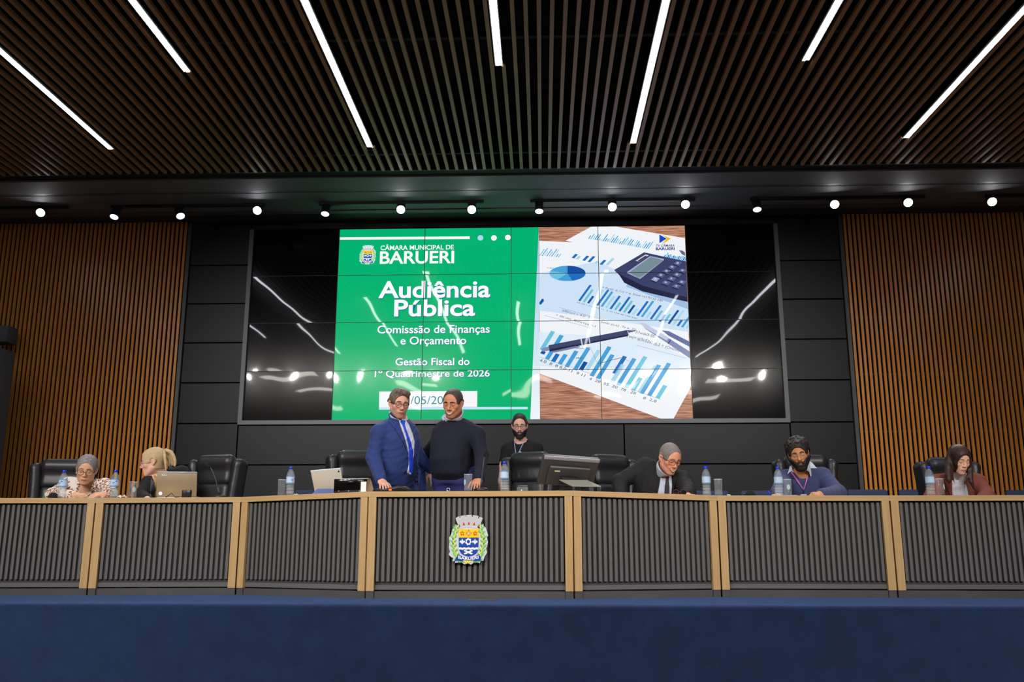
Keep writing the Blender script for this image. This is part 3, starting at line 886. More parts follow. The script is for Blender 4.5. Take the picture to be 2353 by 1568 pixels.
# emblem on the middle desk unit
ec = at(1076.5, 1240.5, 6.64)
em = empty('coat_of_arms', tuple(ec), label='coloured municipal coat of arms plaque fixed to the middle desk front', cat='emblem')
ks2 = (at(1122, 1240, 6.64)[0] - at(1031.5, 1240, 6.64)[0]) / 580.0
MP = [mat('arms colour %d' % i, c, 0.4) for i, c in enumerate(ARMC)]
def te(p): return ((p[0] - 630) * ks2, -(p[1] - 527) * ks2)
mb = MB()
mb.prism([te(p) for p in ARMS['plate']], Matrix.Identity(4), 0.0, 0.012)
mb.build('plate', mat('arms plate', (214, 216, 218), 0.4), em)
for fx, fz in ((-0.05, 0.0), (0.05, 0.0), (0.0, 0.08)):
    pass
parts = {}
def adde(pts, layer, ci, fs=None):
    nm = 'crown' if (ci in (0, 1, 8)) else ('wreath' if ci in (5, 6) else ('shield' if layer < 4 or ci == 7 else 'ribbon'))
    m = parts.setdefault(nm, MB())
    q = [te(p) for p in pts]
    y1 = -0.0012 * layer; n = len(q)
    if fs:
        m.add([(u, y1, w) for u, w in q], fs, ci)
    else:
        m.add([(u, y1, w) for u, w in q] + [(u, 0.001, w) for u, w in q], [tuple(range(n))] + [(k, (k + 1) % n, (k + 1) % n + n, k + n) for k in range(n)], ci)
arms_draw(adde, ARMT)
for nm, m in parts.items():
    m.build(nm, MP, em)
mb = MB(); mb.tube([(0, 0.012, 0.02), (0, 0.03, 0.02)], 0.008, 8); mb.tube([(-0.05, 0.012, -0.03), (-0.05, 0.03, -0.03)], 0.008, 8); mb.tube([(0.05, 0.012, -0.03), (0.05, 0.03, -0.03)], 0.008, 8)
mb.build('fixing_stud', M_blk, em)
# metal cover plate in the stage edge
pa, pb = atz(1075, 1380, 0.0), atz(1143, 1380, 0.0)
o = MB().rbox(pa[0], pb[0], pa[1] - 0.03, pa[1] + 0.06, 0.0, 0.006, 0.002, 1).build('floor_plate', mat('bronze floor plate', (92, 88, 84), 0.5, 0.3))
tag(o, 'dark metal cover plate in the carpet below the coat of arms', 'floor plate')
# dark equipment at the left edge
a = at(36.6, 811, 10.02)
t = empty('equipment_tower', (a[0] - 0.35, 9.6, 0), label='tall dark grey equipment tower at the left picture edge, before the slats', cat='equipment tower')
M_tower = mat('dark grey tower cloth', (84, 88, 95), 0.8, noise=(80, 0.15))
MB().rbox(-0.35, 0.35, 0, 0.42, 0.04, a[2], 0.006, 2).build('cabinet', M_tower, t)
MB().box(-0.32, 0.32, 0.03, 0.39, 0.0, 0.04).build('plinth', M_blk, t)
b0, b1 = at(43, 757, 10.42), at(38, 794, 10.42)
t = empty('wall_box', (b0[0], 10.2, b1[2]), label='dark grey box fixed on the slats above the tall tower', cat='wall box')
MB().rbox(-0.28, 0.0, 0, 0.22, 0, b0[2] - b1[2], 0.006, 2).build('housing', M_tower, t)
MB().box(-0.2, -0.08, 0.22, W - 10.2 - 0.001, 0.05, 0.14).build('wall_bracket', M_blk, t)
# ---------------------------------------------------------------- soft shapes: smooth unions of simple volumes, meshed by surface nets
def V3(p): return np.array([float(p[0]), float(p[1]), float(p[2])])
class Field:
    def __init__(s):
        s.pr = []                                    # (fn, lo, hi, k, op)
        s.mod = None
    def _add(s, fn, lo, hi, k, op):
        s.pr.append((fn, np.array(lo, float), np.array(hi, float), k, op)); return s
    def cap(s, a, b, ra, rb=None, k=0.02, op='u'):
        a, b = V3(a), V3(b); rb = ra if rb is None else rb
        ba = b - a; l2 = max(float(ba @ ba), 1e-9); m = max(ra, rb)
        def fn(X, Y, Z):
            px, py, pz = X - a[0], Y - a[1], Z - a[2]
            h = np.clip((px * ba[0] + py * ba[1] + pz * ba[2]) / l2, 0, 1)
            return np.sqrt((px - h * ba[0]) ** 2 + (py - h * ba[1]) ** 2 + (pz - h * ba[2]) ** 2) - (ra + (rb - ra) * h)
        return s._add(fn, np.minimum(a, b) - m, np.maximum(a, b) + m, k, op)
    def chain(s, pts, rs, k=0.02, op='u'):
        for i in range(len(pts) - 1):
            s.cap(pts[i], pts[i + 1], rs[i], rs[i + 1], k, op)
        return s
    def ell(s, c, r, Rm=None, k=0.02, op='u'):
        c = V3(c); r = np.array(r, float); Q = np.eye(3) if Rm is None else np.array(Rm, float)
        e = np.sqrt(((Q * r[None, :]) ** 2).sum(1))
        def fn(X, Y, Z):
            x, y, z = X - c[0], Y - c[1], Z - c[2]
            u = (Q[0, 0] * x + Q[1, 0] * y + Q[2, 0] * z) / r[0]
            v = (Q[0, 1] * x + Q[1, 1] * y + Q[2, 1] * z) / r[1]
            w = (Q[0, 2] * x + Q[1, 2] * y + Q[2, 2] * z) / r[2]
            k0 = np.sqrt(u * u + v * v + w * w)
            k1 = np.sqrt((u / r[0]) ** 2 + (v / r[1]) ** 2 + (w / r[2]) ** 2) + 1e-9
            return k0 * (k0 - 1) / k1
        return s._add(fn, c - e, c + e, k, op)
    def box(s, c, h, rad=0.01, Rm=None, k=0.01, op='u'):
        c = V3(c); h = np.array(h, float); Q = np.eye(3) if Rm is None else np.array(Rm, float)
        e = (np.abs(Q) * h[None, :]).sum(1)
        def fn(X, Y, Z):
            x, y, z = X - c[0], Y - c[1], Z - c[2]
            q = [np.abs(Q[0, i] * x + Q[1, i] * y + Q[2, i] * z) - (h[i] - rad) for i in range(3)]
            o = np.sqrt(sum(np.maximum(v, 0) ** 2 for v in q))
            return o + np.minimum(np.maximum(q[0], np.maximum(q[1], q[2])), 0) - rad
        return s._add(fn, c - e, c + e, k, op)
    def loft(s, a, b, U, st, ex=2.3, k=0.03, op='u'):
        """elliptical sections along a->b; st = [(t, half width, half depth, shift u, shift v)]"""
        a, b = V3(a), V3(b); Wd = b - a; Ln = float(np.linalg.norm(Wd)); Wd = Wd / Ln
        U = V3(U); U = U - Wd * (U @ Wd); U /= np.linalg.norm(U); Vv = np.cross(Wd, U)
        T = np.array([q[0] for q in st]); C = [np.array([q[i] if len(q) > i else 0.0 for q in st]) for i in range(1, 5)]
        mw = max(C[0].max() + abs(C[2]).max(), C[1].max() + abs(C[3]).max())
        p0, p1 = a + Wd * Ln * T[0], a + Wd * Ln * T[-1]
        def fn(X, Y, Z):
            x, y, z = X - a[0], Y - a[1], Z - a[2]
            h = (x * Wd[0] + y * Wd[1] + z * Wd[2]) / Ln
            u = x * U[0] + y * U[1] + z * U[2]; v = x * Vv[0] + y * Vv[1] + z * Vv[2]
            hc = np.clip(h, T[0], T[-1])
            w, d, su, sv = [np.interp(hc, T, c) for c in C]
            qu, qv = np.abs(u - su) / w, np.abs(v - sv) / d
            q = (qu ** ex + qv ** ex + 1e-12) ** (1 / ex)
            rr = np.sqrt((u - su) ** 2 + (v - sv) ** 2) + 1e-9
            d2 = rr * (1 - 1 / np.maximum(q, 1e-3))
            d2 = np.where(q < 0.05, -np.minimum(w, d), d2)
            over = (np.abs(h - hc)) * Ln
            return np.where(over > 0, np.sqrt(np.maximum(d2, 0) ** 2 + over ** 2) + np.minimum(np.maximum(d2, -over), 0) * 0, d2)
        lo, hi = np.minimum(p0, p1) - mw, np.maximum(p0, p1) + mw
        return s._add(fn, lo, hi, k, op)
    def half(s, p, n, lo, hi, k=0.005, op='s'):
        """half space on the side of n, limited to the box lo..hi"""
        p, n = V3(p), V3(n); n = n / np.linalg.norm(n)
        def fn(X, Y, Z):
            return -((X - p[0]) * n[0] + (Y - p[1]) * n[1] + (Z - p[2]) * n[2])
        return s._add(fn, lo, hi, k, op)
    def fld(s, F, off=0.0, k=0.005, op='u', lo=None, hi=None):
        l, h = F.bounds()
        return s._add(lambda X, Y, Z: F.eval(X, Y, Z) - off, (l if lo is None else lo) - abs(off), (h if hi is None else hi) + abs(off), k, op)
    def bounds(s):
        us = [p for p in s.pr if p[4] == 'u']
        return np.min([p[1] for p in us], 0), np.max([p[2] for p in us], 0)
    @staticmethod
    def _mix(d, q, k, op):
        if op == 'u':
            h = np.maximum(k - np.abs(d - q), 0) / k
            return np.minimum(d, q) - h * h * k * 0.25
        if op == 's': q = -q
        h = np.maximum(k - np.abs(d - q), 0) / k
        return np.maximum(d, q) + h * h * k * 0.25
    def eval(s, X, Y, Z):
        d = np.full(np.broadcast(X, Y, Z).shape, 1.0)
        for fn, lo, hi, k, op in s.pr:
            d = s._mix(d, fn(X, Y, Z), k, op)
        if s.mod: d = d + s.mod(X, Y, Z)
        return d
    def grid(s, ax, margin=0.03):
        n = [len(a) for a in ax]
        D = np.full(n, 1.0)
        for fn, lo, hi, k, op in s.pr:
            mg = margin + k
            sl = []
            for a, l, h in zip(ax, lo - mg, hi + mg):
                i0, i1 = np.searchsorted(a, l), np.searchsorted(a, h)
                sl.append(slice(max(0, i0 - 1), min(len(a), i1 + 1)))
            if op == 'i': sl = [slice(0, m) for m in n]
            if any(q.stop - q.start < 1 for q in sl): continue
            X = ax[0][sl[0]][:, None, None]; Y = ax[1][sl[1]][None, :, None]; Z = ax[2][sl[2]][None, None, :]
            sub = tuple(sl)
            D[sub] = s._mix(D[sub], fn(X, Y, Z), k, op)
        if s.mod:
            D = D + s.mod(ax[0][:, None, None], ax[1][None, :, None], ax[2][None, None, :])
        return D
    def mesh(s, step=0.01, fine=()):
        lo, hi = s.bounds(); lo = lo - 2.5 * step; hi = hi + 2.5 * step
        ax = []
        for i in range(3):
            v = [lo[i]]
            while v[-1] < hi[i]:
                x = v[-1]; st = step
                for fl, fh, fs in fine:
                    if fl[i] - step * 0.5 <= x <= fh[i]: st = min(st, fs)
                    elif x < fl[i]: st = min(st, max(fs, (fl[i] - x)))
                v.append(x + st)
            ax.append(np.array(v))
        return surface_nets(s.grid(ax), ax)
    def obj(s, name, mats, parent, step=0.01, fine=(), smooth=2, col=None, matf=None, whole=False):
        v, q = s.mesh(step, fine)
        if whole: v, q = main_island(v, q)
        return mesh_obj(name, v, q, mats, parent, smooth, col, matf)
    def hit(s, o, d, tmax=3.0, n=60):
        """sphere tracing of rays o + t d (arrays N,3)"""
        t = np.zeros(len(o)); d = d / np.linalg.norm(d, axis=1)[:, None]
        for _ in range(n):
            p = o + d * t[:, None]
            t = t + np.clip(s.eval(p[:, 0], p[:, 1], p[:, 2]), -0.05, 0.15) * 0.85
        return o + d * t[:, None], t

def surface_nets(D, ax):
    nx, ny, nz = D.shape
    S_ = D < 0
    c = np.zeros((nx - 1, ny - 1, nz - 1), np.int8)
    for i in (0, 1):
        for j in (0, 1):
            for k in (0, 1):
                c += S_[i:nx - 1 + i, j:ny - 1 + j, k:nz - 1 + k]
    act = (c > 0) & (c < 8)
    I, J, K = np.nonzero(act)
    idx = np.full(act.shape, -1, np.int64); idx[I, J, K] = np.arange(len(I))
    P = np.zeros((len(I), 3)); N = np.zeros(len(I))
    corners = [(i, j, k) for i in (0, 1) for j in (0, 1) for k in (0, 1)]
    for a in corners:
        for ax_i in range(3):
            if a[ax_i]: continue
            b = list(a); b[ax_i] = 1
            da = D[I + a[0], J + a[1], K + a[2]]; db = D[I + b[0], J + b[1], K + b[2]]
            m = (da < 0) != (db < 0)
            t = np.where(m, da / np.where(m, da - db, 1), 0)
            pa = np.stack([ax[0][I + a[0]], ax[1][J + a[1]], ax[2][K + a[2]]], 1)
            pb = np.stack([ax[0][I + b[0]], ax[1][J + b[1]], ax[2][K + b[2]]], 1)
            P += np.where(m[:, None], pa + (pb - pa) * t[:, None], 0); N += m
    P /= np.maximum(N, 1)[:, None]
    quads = []
    for axis in range(3):
        sl0 = [slice(None)] * 3; sl1 = [slice(None)] * 3
        sl0[axis] = slice(0, -1); sl1[axis] = slice(1, None)
        A_, B_ = S_[tuple(sl0)], S_[tuple(sl1)]
        e = A_ != B_
        o1, o2 = [i for i in range(3) if i != axis]
        e2 = e.copy()
        for o in (o1, o2):
            z = [slice(None)] * 3; z[o] = 0; e2[tuple(z)] = False
            z[o] = -1; e2[tuple(z)] = False
        q = np.stack(np.nonzero(e2), 1)
        if not len(q): continue
        def cell(d1, d2):
            r = q.copy(); r[:, o1] -= d1; r[:, o2] -= d2
            return idx[r[:, 0], r[:, 1], r[:, 2]]
        Q = np.stack([cell(0, 0), cell(1, 0), cell(1, 1), cell(0, 1)], 1)
        ins = A_[q[:, 0], q[:, 1], q[:, 2]]
        flip = ins if axis != 1 else ~ins
        Q[~flip] = Q[~flip][:, ::-1]
        quads.append(Q)
    Q = np.concatenate(quads) if quads else np.zeros((0, 4), np.int64)
    return P, Q[(Q >= 0).all(1)]
def main_island(v, q):
    lab = np.arange(len(v))
    for _ in range(600):
        m = lab[q].min(1); new = lab.copy()
        for i in range(4): np.minimum.at(new, q[:, i], m)
        if (new == lab).all(): break
        lab = new
    u, n = np.unique(lab[q[:, 0]], return_counts=True)
    keep = lab == u[n.argmax()]
    idx = np.cumsum(keep) - 1
    return v[keep], idx[q[keep[q[:, 0]]]]
def mesh_obj(name, v, q, mats, parent, smooth=0, col=None, matf=None):
    me = bpy.data.meshes.new(name)
    if smooth and len(q):
        for _ in range(smooth):
            acc = np.zeros_like(v); cnt = np.zeros(len(v))
            for i in range(4):
                for j in (1, 3):
                    np.add.at(acc, q[:, i], v[q[:, (i + j) % 4]]); np.add.at(cnt, q[:, i], 1)
            v = v * 0.5 + 0.5 * acc / np.maximum(cnt, 1)[:, None]
    me.vertices.add(len(v)); me.vertices.foreach_set('co', v.astype(np.float32).ravel())
    me.loops.add(len(q) * 4); me.loops.foreach_set('vertex_index', q.astype(np.int32).ravel())
    me.polygons.add(len(q)); me.polygons.foreach_set('loop_start', np.arange(0, len(q) * 4, 4, dtype=np.int32))
    me.polygons.foreach_set('use_smooth', np.ones(len(q), bool))
    mats = mats if isinstance(mats, (list, tuple)) else [mats]
    for m in mats: me.materials.append(m)
    if matf is not None:
        cen = v[q].mean(1)
        me.polygons.foreach_set('material_index', matf(cen).astype(np.int32))
    me.update(calc_edges=True)
    if col is not None:
        c = col(v)
        at_ = me.color_attributes.new('tone', 'FLOAT_COLOR', 'POINT')
        at_.data.foreach_set('color', np.concatenate([c, np.ones((len(c), 1))], 1).astype(np.float32).ravel())
    me.validate()
    o = bpy.data.objects.new(name, me); COL.objects.link(o)
    if parent is not None:
        o.parent = parent
        o.matrix_parent_inverse = Matrix.Translation(-Vector(parent.location)) if parent.rotation_euler[2] == 0 else Matrix.Identity(4)
    return o

# ---------------------------------------------------------------- leather chairs
M_leather = mat('black leather', (34, 34, 37), 0.36, bump=(55, 0.12, 0.004))
M_chrome = mat('polished metal', (190, 192, 196), 0.2, 1.0)
def RX(a): return np.array([[1, 0, 0], [0, math.cos(a), -math.sin(a)], [0, math.sin(a), math.cos(a)]])
def RY(a): return np.array([[math.cos(a), 0, math.sin(a)], [0, 1, 0], [-math.sin(a), 0, math.cos(a)]])
def RZ(a): return np.array([[math.cos(a), -math.sin(a), 0], [math.sin(a), math.cos(a), 0], [0, 0, 1]])
def make_chair(label):
    """high-backed executive chair, front towards -y, back top at z = 1.18"""
    t = empty('office_chair', (0, 0, 0), label=label, cat='office chair', group='black leather chairs behind the dais')
    A_ = RX(R(-7))
    F = Field(); F.box((0, 0.02, 1.035), (0.185, 0.055, 0.145), 0.05, A_, 0.02); F.box((0, 0.0, 1.115), (0.180, 0.05, 0.055), 0.05, A_, 0.05)
    F.obj('headrest', M_leather, t, 0.012)
    F = Field(); F.box((0, -0.02, 0.70), (0.175, 0.05, 0.225), 0.045, A_, 0.02); F.obj('backrest', M_leather, t, 0.014)
    for sx in (-1, 1):
        F = Field()
        Q = A_ @ RZ(R(-22 * sx)) @ RY(R(4 * sx))
        F.box((sx * 0.225, 0.0, 0.84), (0.05, 0.075, 0.30), 0.045, Q, 0.02); F.cap((sx * 0.222, 0.055, 1.11), (sx * 0.245, 0.0, 1.09), 0.035, 0.03, 0.04)
        F.obj('side_bolster', M_leather, t, 0.014)
    F = Field(); F.box((0, 0.07, 0.80), (0.235, 0.028, 0.33), 0.025, A_, 0.02); F.obj('back_shell', M_blk, t, 0.014)
    F = Field(); F.box((0, -0.26, 0.47), (0.25, 0.26, 0.055), 0.05, None, 0.02); F.obj('seat', M_leather, t, 0.018)
    for sx in (-1, 1):
        F = Field(); F.box((sx * 0.29, -0.24, 0.655), (0.04, 0.17, 0.022), 0.02); F.obj('armrest', M_leather, t, 0.014)
        MB().tube([(sx * 0.29, -0.12, 0.64), (sx * 0.29, -0.14, 0.48), (sx * 0.2, -0.2, 0.41)], 0.018, 8).build('armrest_post', M_chrome, t)
    MB().lathe([(0.03, 0.10), (0.03, 0.26), (0.022, 0.27), (0.022, 0.42)], 16, 0, Matrix.Translation((0, -0.22, 0))).build('gas_column', M_chrome, t)
    mb = MB()
    for k in range(5):
        a = 2 * PI * k / 5 + 0.3
        mb.tube([(0, -0.22, 0.115), (0.3 * math.cos(a), -0.22 + 0.3 * math.sin(a), 0.075)], [0.03, 0.018], 8)
    mb.build('star_base', M_chrome, t)
    for k in range(5):
        a = 2 * PI * k / 5 + 0.3
        mb = MB(); mb.ball((0.3 * math.cos(a), -0.22 + 0.3 * math.sin(a), 0.03), 0.03, 0, 12, 8, 0.7, 1, 1); mb.build('caster', M_blk, t)
    return t
def place_chair(t, px_, top, Y, yaw):
    p = at(px_, top, Y)
    t.location = (p[0], p[1], 0); t.rotation_euler = (0, 0, R(yaw)); s_ = p[2] / 1.18
    t.scale = (1, 1, s_)
chair0 = make_chair('black leather high-backed chair behind the woman in the floral blouse')
place_chair(chair0, 147, 1056, 8.15, 12)
for px_, top, Y, yaw, lab in ((497, 1046, 8.1, -14, 'empty black leather chair right of the blonde woman, behind the gooseneck microphone'),
        (822, 1036, 8.55, 14, 'black leather chair behind the man in the blue suit'),
        (1216, 1040, 8.3, -24, 'turned black leather chair in front of the man in the black T-shirt'),
        (1402, 1046, 8.3, 26, 'turned black leather chair beside the man in the black suit, right of the terminal'),
        (1850, 1046, 8.3, -6, 'black leather chair behind the bearded man with the purple lanyard'),
        (2178, 1052, 8.2, 4, 'black leather chair behind the woman in the brown blazer')):
    c = copy_tree(chair0); c['label'] = lab
    place_chair(c, px_, top, Y, yaw)
# low navy chairs standing along the back
M_navy = mat('navy upholstery', (50, 60, 92), 0.8, noise=(90, 0.12))
def make_navy(label):
    t = empty('side_chair', (0, 0, 0), label=label, cat='chair', group='navy chairs along the back wall')
    mb = MB()
    pts = []
    for i in range(9):
        u = -0.21 + 0.42 * i / 8
        pts.append((u, 0.02 - 0.03 * (u / 0.21) ** 2))
    F = Field(); F.box((0, 0.0, 0.74), (0.205, 0.03, 0.165), 0.025, RX(R(-8)), 0.02); F.obj('backrest', M_navy, t, 0.014)
    F = Field(); F.box((0, -0.25, 0.45), (0.21, 0.21, 0.04), 0.03); F.obj('seat', M_navy, t, 0.016)
    for sx in (-1, 1):
        MB().tube([(sx * 0.2, 0.02, 0.80), (sx * 0.2, -0.02, 0.44), (sx * 0.2, 0.03, 0.0)], 0.011, 8).build('leg', M_blk, t)
        MB().tube([(sx * 0.2, -0.42, 0.43), (sx * 0.2, -0.44, 0.0)], 0.011, 8).build('leg', M_blk, t)
    return t
navy = make_navy('navy chair back between the water bottle and the man in the black suit')
NV = [(1629, 1127, 9.3, None), (1748, 1127, 9.3, 'navy chair back behind the black foam microphone, left of the bearded man'),
      (1994, 1125, 9.3, 'fully visible navy chair back right of the bearded man'), (2112, 1125, 9.3, 'navy chair back left of the woman in the brown blazer, partly behind her chair'),
      (2236, 1125, 9.3, 'navy chair back showing only a corner right of the brown blazer'), (2358, 1126, 9.3, 'navy chair back at the far right picture edge'),
      (722, 1126, 9.3, 'navy chair back on the left, behind the white tablet')]
for i, (x, y, Y, lab) in enumerate(NV):
    c = navy if i == 0 else copy_tree(navy)
    if lab: c['label'] = lab
    p = at(x, y, Y); c.location = (p[0], p[1], 0); c.scale = (1.0, 1, p[2] / 0.905)

# ---------------------------------------------------------------- things on the desk
def desk_h(x, y):
    """height of the worktop under the point x, y"""
    for i in range(7):
        a, b, c, d = FV[i], FV[i + 1], back[i + 1], back[i]
        ang = math.atan2(b[1] - a[1], b[0] - a[0])
        L_ = math.hypot(b[0] - a[0], b[1] - a[1])
        poly = [a[:2], b[:2], c, d]
        ok = all((q[0] - p[0]) * (y - p[1]) - (q[1] - p[1]) * (x - p[0]) >= -1e-6 for p, q in zip(poly, poly[1:] + poly[:1]))
        if ok:
            u = ((x - a[0]) * math.cos(ang) + (y - a[1]) * math.sin(ang)) / L_
            return a[2] + (b[2] - a[2]) * u
    return 0.74
def front_y(x):
    for i in range(7):
        if FV[i][0] <= x <= FV[i + 1][0]:
            t = (x - FV[i][0]) / (FV[i + 1][0] - FV[i][0]); return FV[i][1] + (FV[i + 1][1] - FV[i][1]) * t
    return 6.9
def on_desk(px_, inset):
    """point of the worktop seen at column px_, inset behind the front edge"""
    Y = 6.9
    for _ in range(6):
        x = at(px_, 1130, Y)[0]; Y = front_y(x) + inset
    return (x, Y, desk_h(x, Y))
def thin_clear(name, tint, highlight_mix=0.0, edge=1.45, gloss=0.02):
    """thin clear wall: see-through, with a reflection that grows towards the rim"""
    m = bpy.data.materials.new(name); m.use_nodes = True
    nt = m.node_tree; L = nt.links; nt.nodes.remove(nt.nodes['Principled BSDF'])
    out = [n for n in nt.nodes if n.type == 'OUTPUT_MATERIAL'][0]
    tr = nt.nodes.new('ShaderNodeBsdfTransparent'); tr.inputs[0].default_value = (*tint, 1)
    gl = nt.nodes.new('ShaderNodeBsdfGlossy'); gl.inputs['Roughness'].default_value = gloss
    df = nt.nodes.new('ShaderNodeBsdfDiffuse'); df.inputs[0].default_value = (.85, .88, .92, 1)
    fr = nt.nodes.new('ShaderNodeFresnel'); fr.inputs['IOR'].default_value = edge
    m1 = nt.nodes.new('ShaderNodeMixShader'); m1.inputs[0].default_value = highlight_mix  # white diffuse mixed in to imitate bright highlights on the clear wall
    m2 = nt.nodes.new('ShaderNodeMixShader')
    L.new(tr.outputs[0], m1.inputs[1]); L.new(df.outputs[0], m1.inputs[2])
    ge = nt.nodes.new('ShaderNodeNewGeometry'); mm = nt.nodes.new('ShaderNodeMath'); mm.operation = 'MULTIPLY'; iv = nt.nodes.new('ShaderNodeMath'); iv.operation = 'SUBTRACT'; iv.inputs[0].default_value = 1
    L.new(ge.outputs['Backfacing'], iv.inputs[1]); L.new(fr.outputs[0], mm.inputs[0]); L.new(iv.outputs[0], mm.inputs[1])
    L.new(mm.outputs[0], m2.inputs[0]); L.new(m1.outputs[0], m2.inputs[1]); L.new(gl.outputs[0], m2.inputs[2]); L.new(m2.outputs[0], out.inputs['Surface'])
    return m
M_rim_highlight = thin_clear('rim and rib highlight', (.9, .95, .95), 0.45, 1.5)  # whitish mix paints the highlights of glass rims and bottle ribs
M_pet = thin_clear('clear plastic', (.96, .98, 1.0), 0.12, 1.5)
M_glass = thin_clear('drinking glass', (.99, 1.0, 1.0), 0.05, 1.3)
M_water = thin_clear('water', (.98, .99, 1.0), 0.06, 1.33)
M_cap = mat('blue bottle cap', (18, 42, 215), 0.35)
M_label = mat('pale blue bottle label', (190, 208, 232), 0.5)
M_labelb = mat('mid blue label edge', (96, 158, 206), 0.5)
M_print = mat('label print', (40, 84, 160), 0.5)
def make_bottle(label):
    t = empty('water_bottle', label=label, cat='water bottle', group='water bottles on the dais')
    pr = [(0.001, 0.004), (0.022, 0.0), (0.029, 0.006), (0.031, 0.016)]
    for k in range(6):
        z = 0.020 + k * 0.0112
        pr += [(0.0312 - 0.001 * math.sin(k / 5 * PI), z), (0.0280 - 0.001 * math.sin(k / 5 * PI), z + 0.0056)]
    pr += [(0.0315, 0.090), (0.0318, 0.148), (0.0305, 0.158), (0.0265, 0.174), (0.018, 0.190), (0.0125, 0.198), (0.0122, 0.204)]
    MB().lathe(pr, 28).build('bottle_body', M_pet, t)
    mb = MB()
    for k in range(6): mb.tube([(0.0314 * math.cos(2 * PI * j / 28), 0.0314 * math.sin(2 * PI * j / 28), 0.0205 + k * 0.0112) for j in range(28)], 0.0011, 5, closed=True)
    mb.build('rib_highlights', M_rim_highlight, t)  # pale rings painted in for the white highlights on the ribs
    MB().lathe([(0.001, 0.203), (0.0145, 0.203), (0.0152, 0.206), (0.0150, 0.2185), (0.0138, 0.2205), (0.001, 0.2207)], 28).build('bottle_cap', M_cap, t)
    MB().lathe([(0.0322, 0.091), (0.0325, 0.147)], 28, cap=False).build('bottle_label', M_label, t)
    mb = MB(); mb.lathe([(0.0325, 0.090), (0.0327, 0.0975)], 28, cap=False); mb.lathe([(0.0327, 0.141), (0.0326, 0.148)], 28, cap=False)
    mb.build('label_edge', M_labelb, t)
    mb = MB()
    for (a0, a1, z0, z1) in ((-1.9, -1.2, 0.118, 0.122), (-1.8, -1.35, 0.110, 0.113), (-1.1, -0.75, 0.126, 0.134)):
        pts = [(0.0329 * math.cos(a0 + (a1 - a0) * i / 6), 0.0329 * math.sin(a0 + (a1 - a0) * i / 6)) for i in range(7)]
        vs = [(x, y, z0) for x, y in pts] + [(x, y, z1) for x, y in pts]
        mb.add(vs, [(i, i + 1, i + 8, i + 7) for i in range(6)])
    mb.build('label_print', M_print, t)
    return t
bot = make_bottle('blue-capped water bottle at the far left, half behind the foam microphone ball')
BT = [(143, 0.11, None), (262, 0.06, 'blue-capped water bottle at the right elbow of the woman in the floral blouse'),
      (666, 0.07, 'blue-capped water bottle left of the white tablet, beside an empty glass'), (1159, 0.05, 'blue-capped water bottle in front of the man in the black T-shirt'),
      (1624, 0.06, 'blue-capped water bottle right of the man in the black suit'), (1790, 0.07, 'blue-capped water bottle before the bearded man with the purple lanyard'),
      (2139, 0.07, 'blue-capped water bottle before the woman in the brown blazer')]
for i, (x, ins, lab) in enumerate(BT):
    c = bot if i == 0 else copy_tree(bot)
    if lab: c['label'] = lab
    p = on_desk(x, ins); c.location = (p[0], p[1], p[2] + (0.0)); c.rotation_euler = (0, 0, R(-30 + 37 * i))
M_frost = mat('printed glass emblem', (168, 200, 206), 0.6)
def make_glass(label, decal, water):
    t = empty('drinking_glass', label=label, cat='drinking glass', group='drinking glasses on the dais')
    r = 0.0315
    MB().lathe([(0.001, 0.0), (r - 0.003, 0.0), (r - 0.002, 0.002), (r, 0.125), (r - 0.0018, 0.1255), (r - 0.0038, 0.012), (0.001, 0.010)], 32, cap=False).build('tumbler', M_glass, t)
    MB().tube([(r * math.cos(2 * PI * k / 28), r * math.sin(2 * PI * k / 28), 0.1255) for k in range(28)], 0.0016, 6, closed=True).build('rim', M_rim_highlight, t)  # pale ring imitates the bright line of light along the rim
    if water:
        MB().lathe([(0.001, 0.0106), (r - 0.0045, 0.0125), (r - 0.0039, 0.046), (0.001, 0.046)], 32).build('water', M_water, t)
    if decal is not None:
        mb = MB(); n = 14
        vs = [(0, 0, 0)]
        pts = []
        for k in range(n):
            a = 2 * PI * k / n
            da, dz = 0.42 * math.cos(a), 0.021 * math.sin(a)
            an = R(decal) + da
            pts.append(((r + 0.0006) * math.cos(an), (r + 0.0006) * math.sin(an), 0.066 + dz))
        an = R(decal)
        mb.add([((r + 0.0006) * math.cos(an), (r + 0.0006) * math.sin(an), 0.066)] + pts, [(0, k + 1, (k + 1) % n + 1) for k in range(n)])
        mb.build('glass_emblem', M_frost, t)
    return t
GL = [(305, 0.07, -50, 1, 'glass of water between the floral-bloused woman and the blonde woman'),
      (647, 0.09, None, 0, 'empty drinking glass left of the bottle near the white tablet'),
      (1075.5, 0.05, 220, 1, 'nearly empty glass in front of the man in the navy sweater'),
      (1651, 0.06, None, 1, 'part-filled glass right of the bottle near the man in the black suit'),
      (1810, 0.09, -90, 0, 'clear glass with a pale emblem before the bearded man'),
      (2161, 0.06, -45, 0, 'clear glass with a pale emblem before the woman in the brown blazer')]
for x, ins, dec, wat, lab in GL:
    g = make_glass(lab, dec, wat); g.location = on_desk(x, ins)
GLB = 0

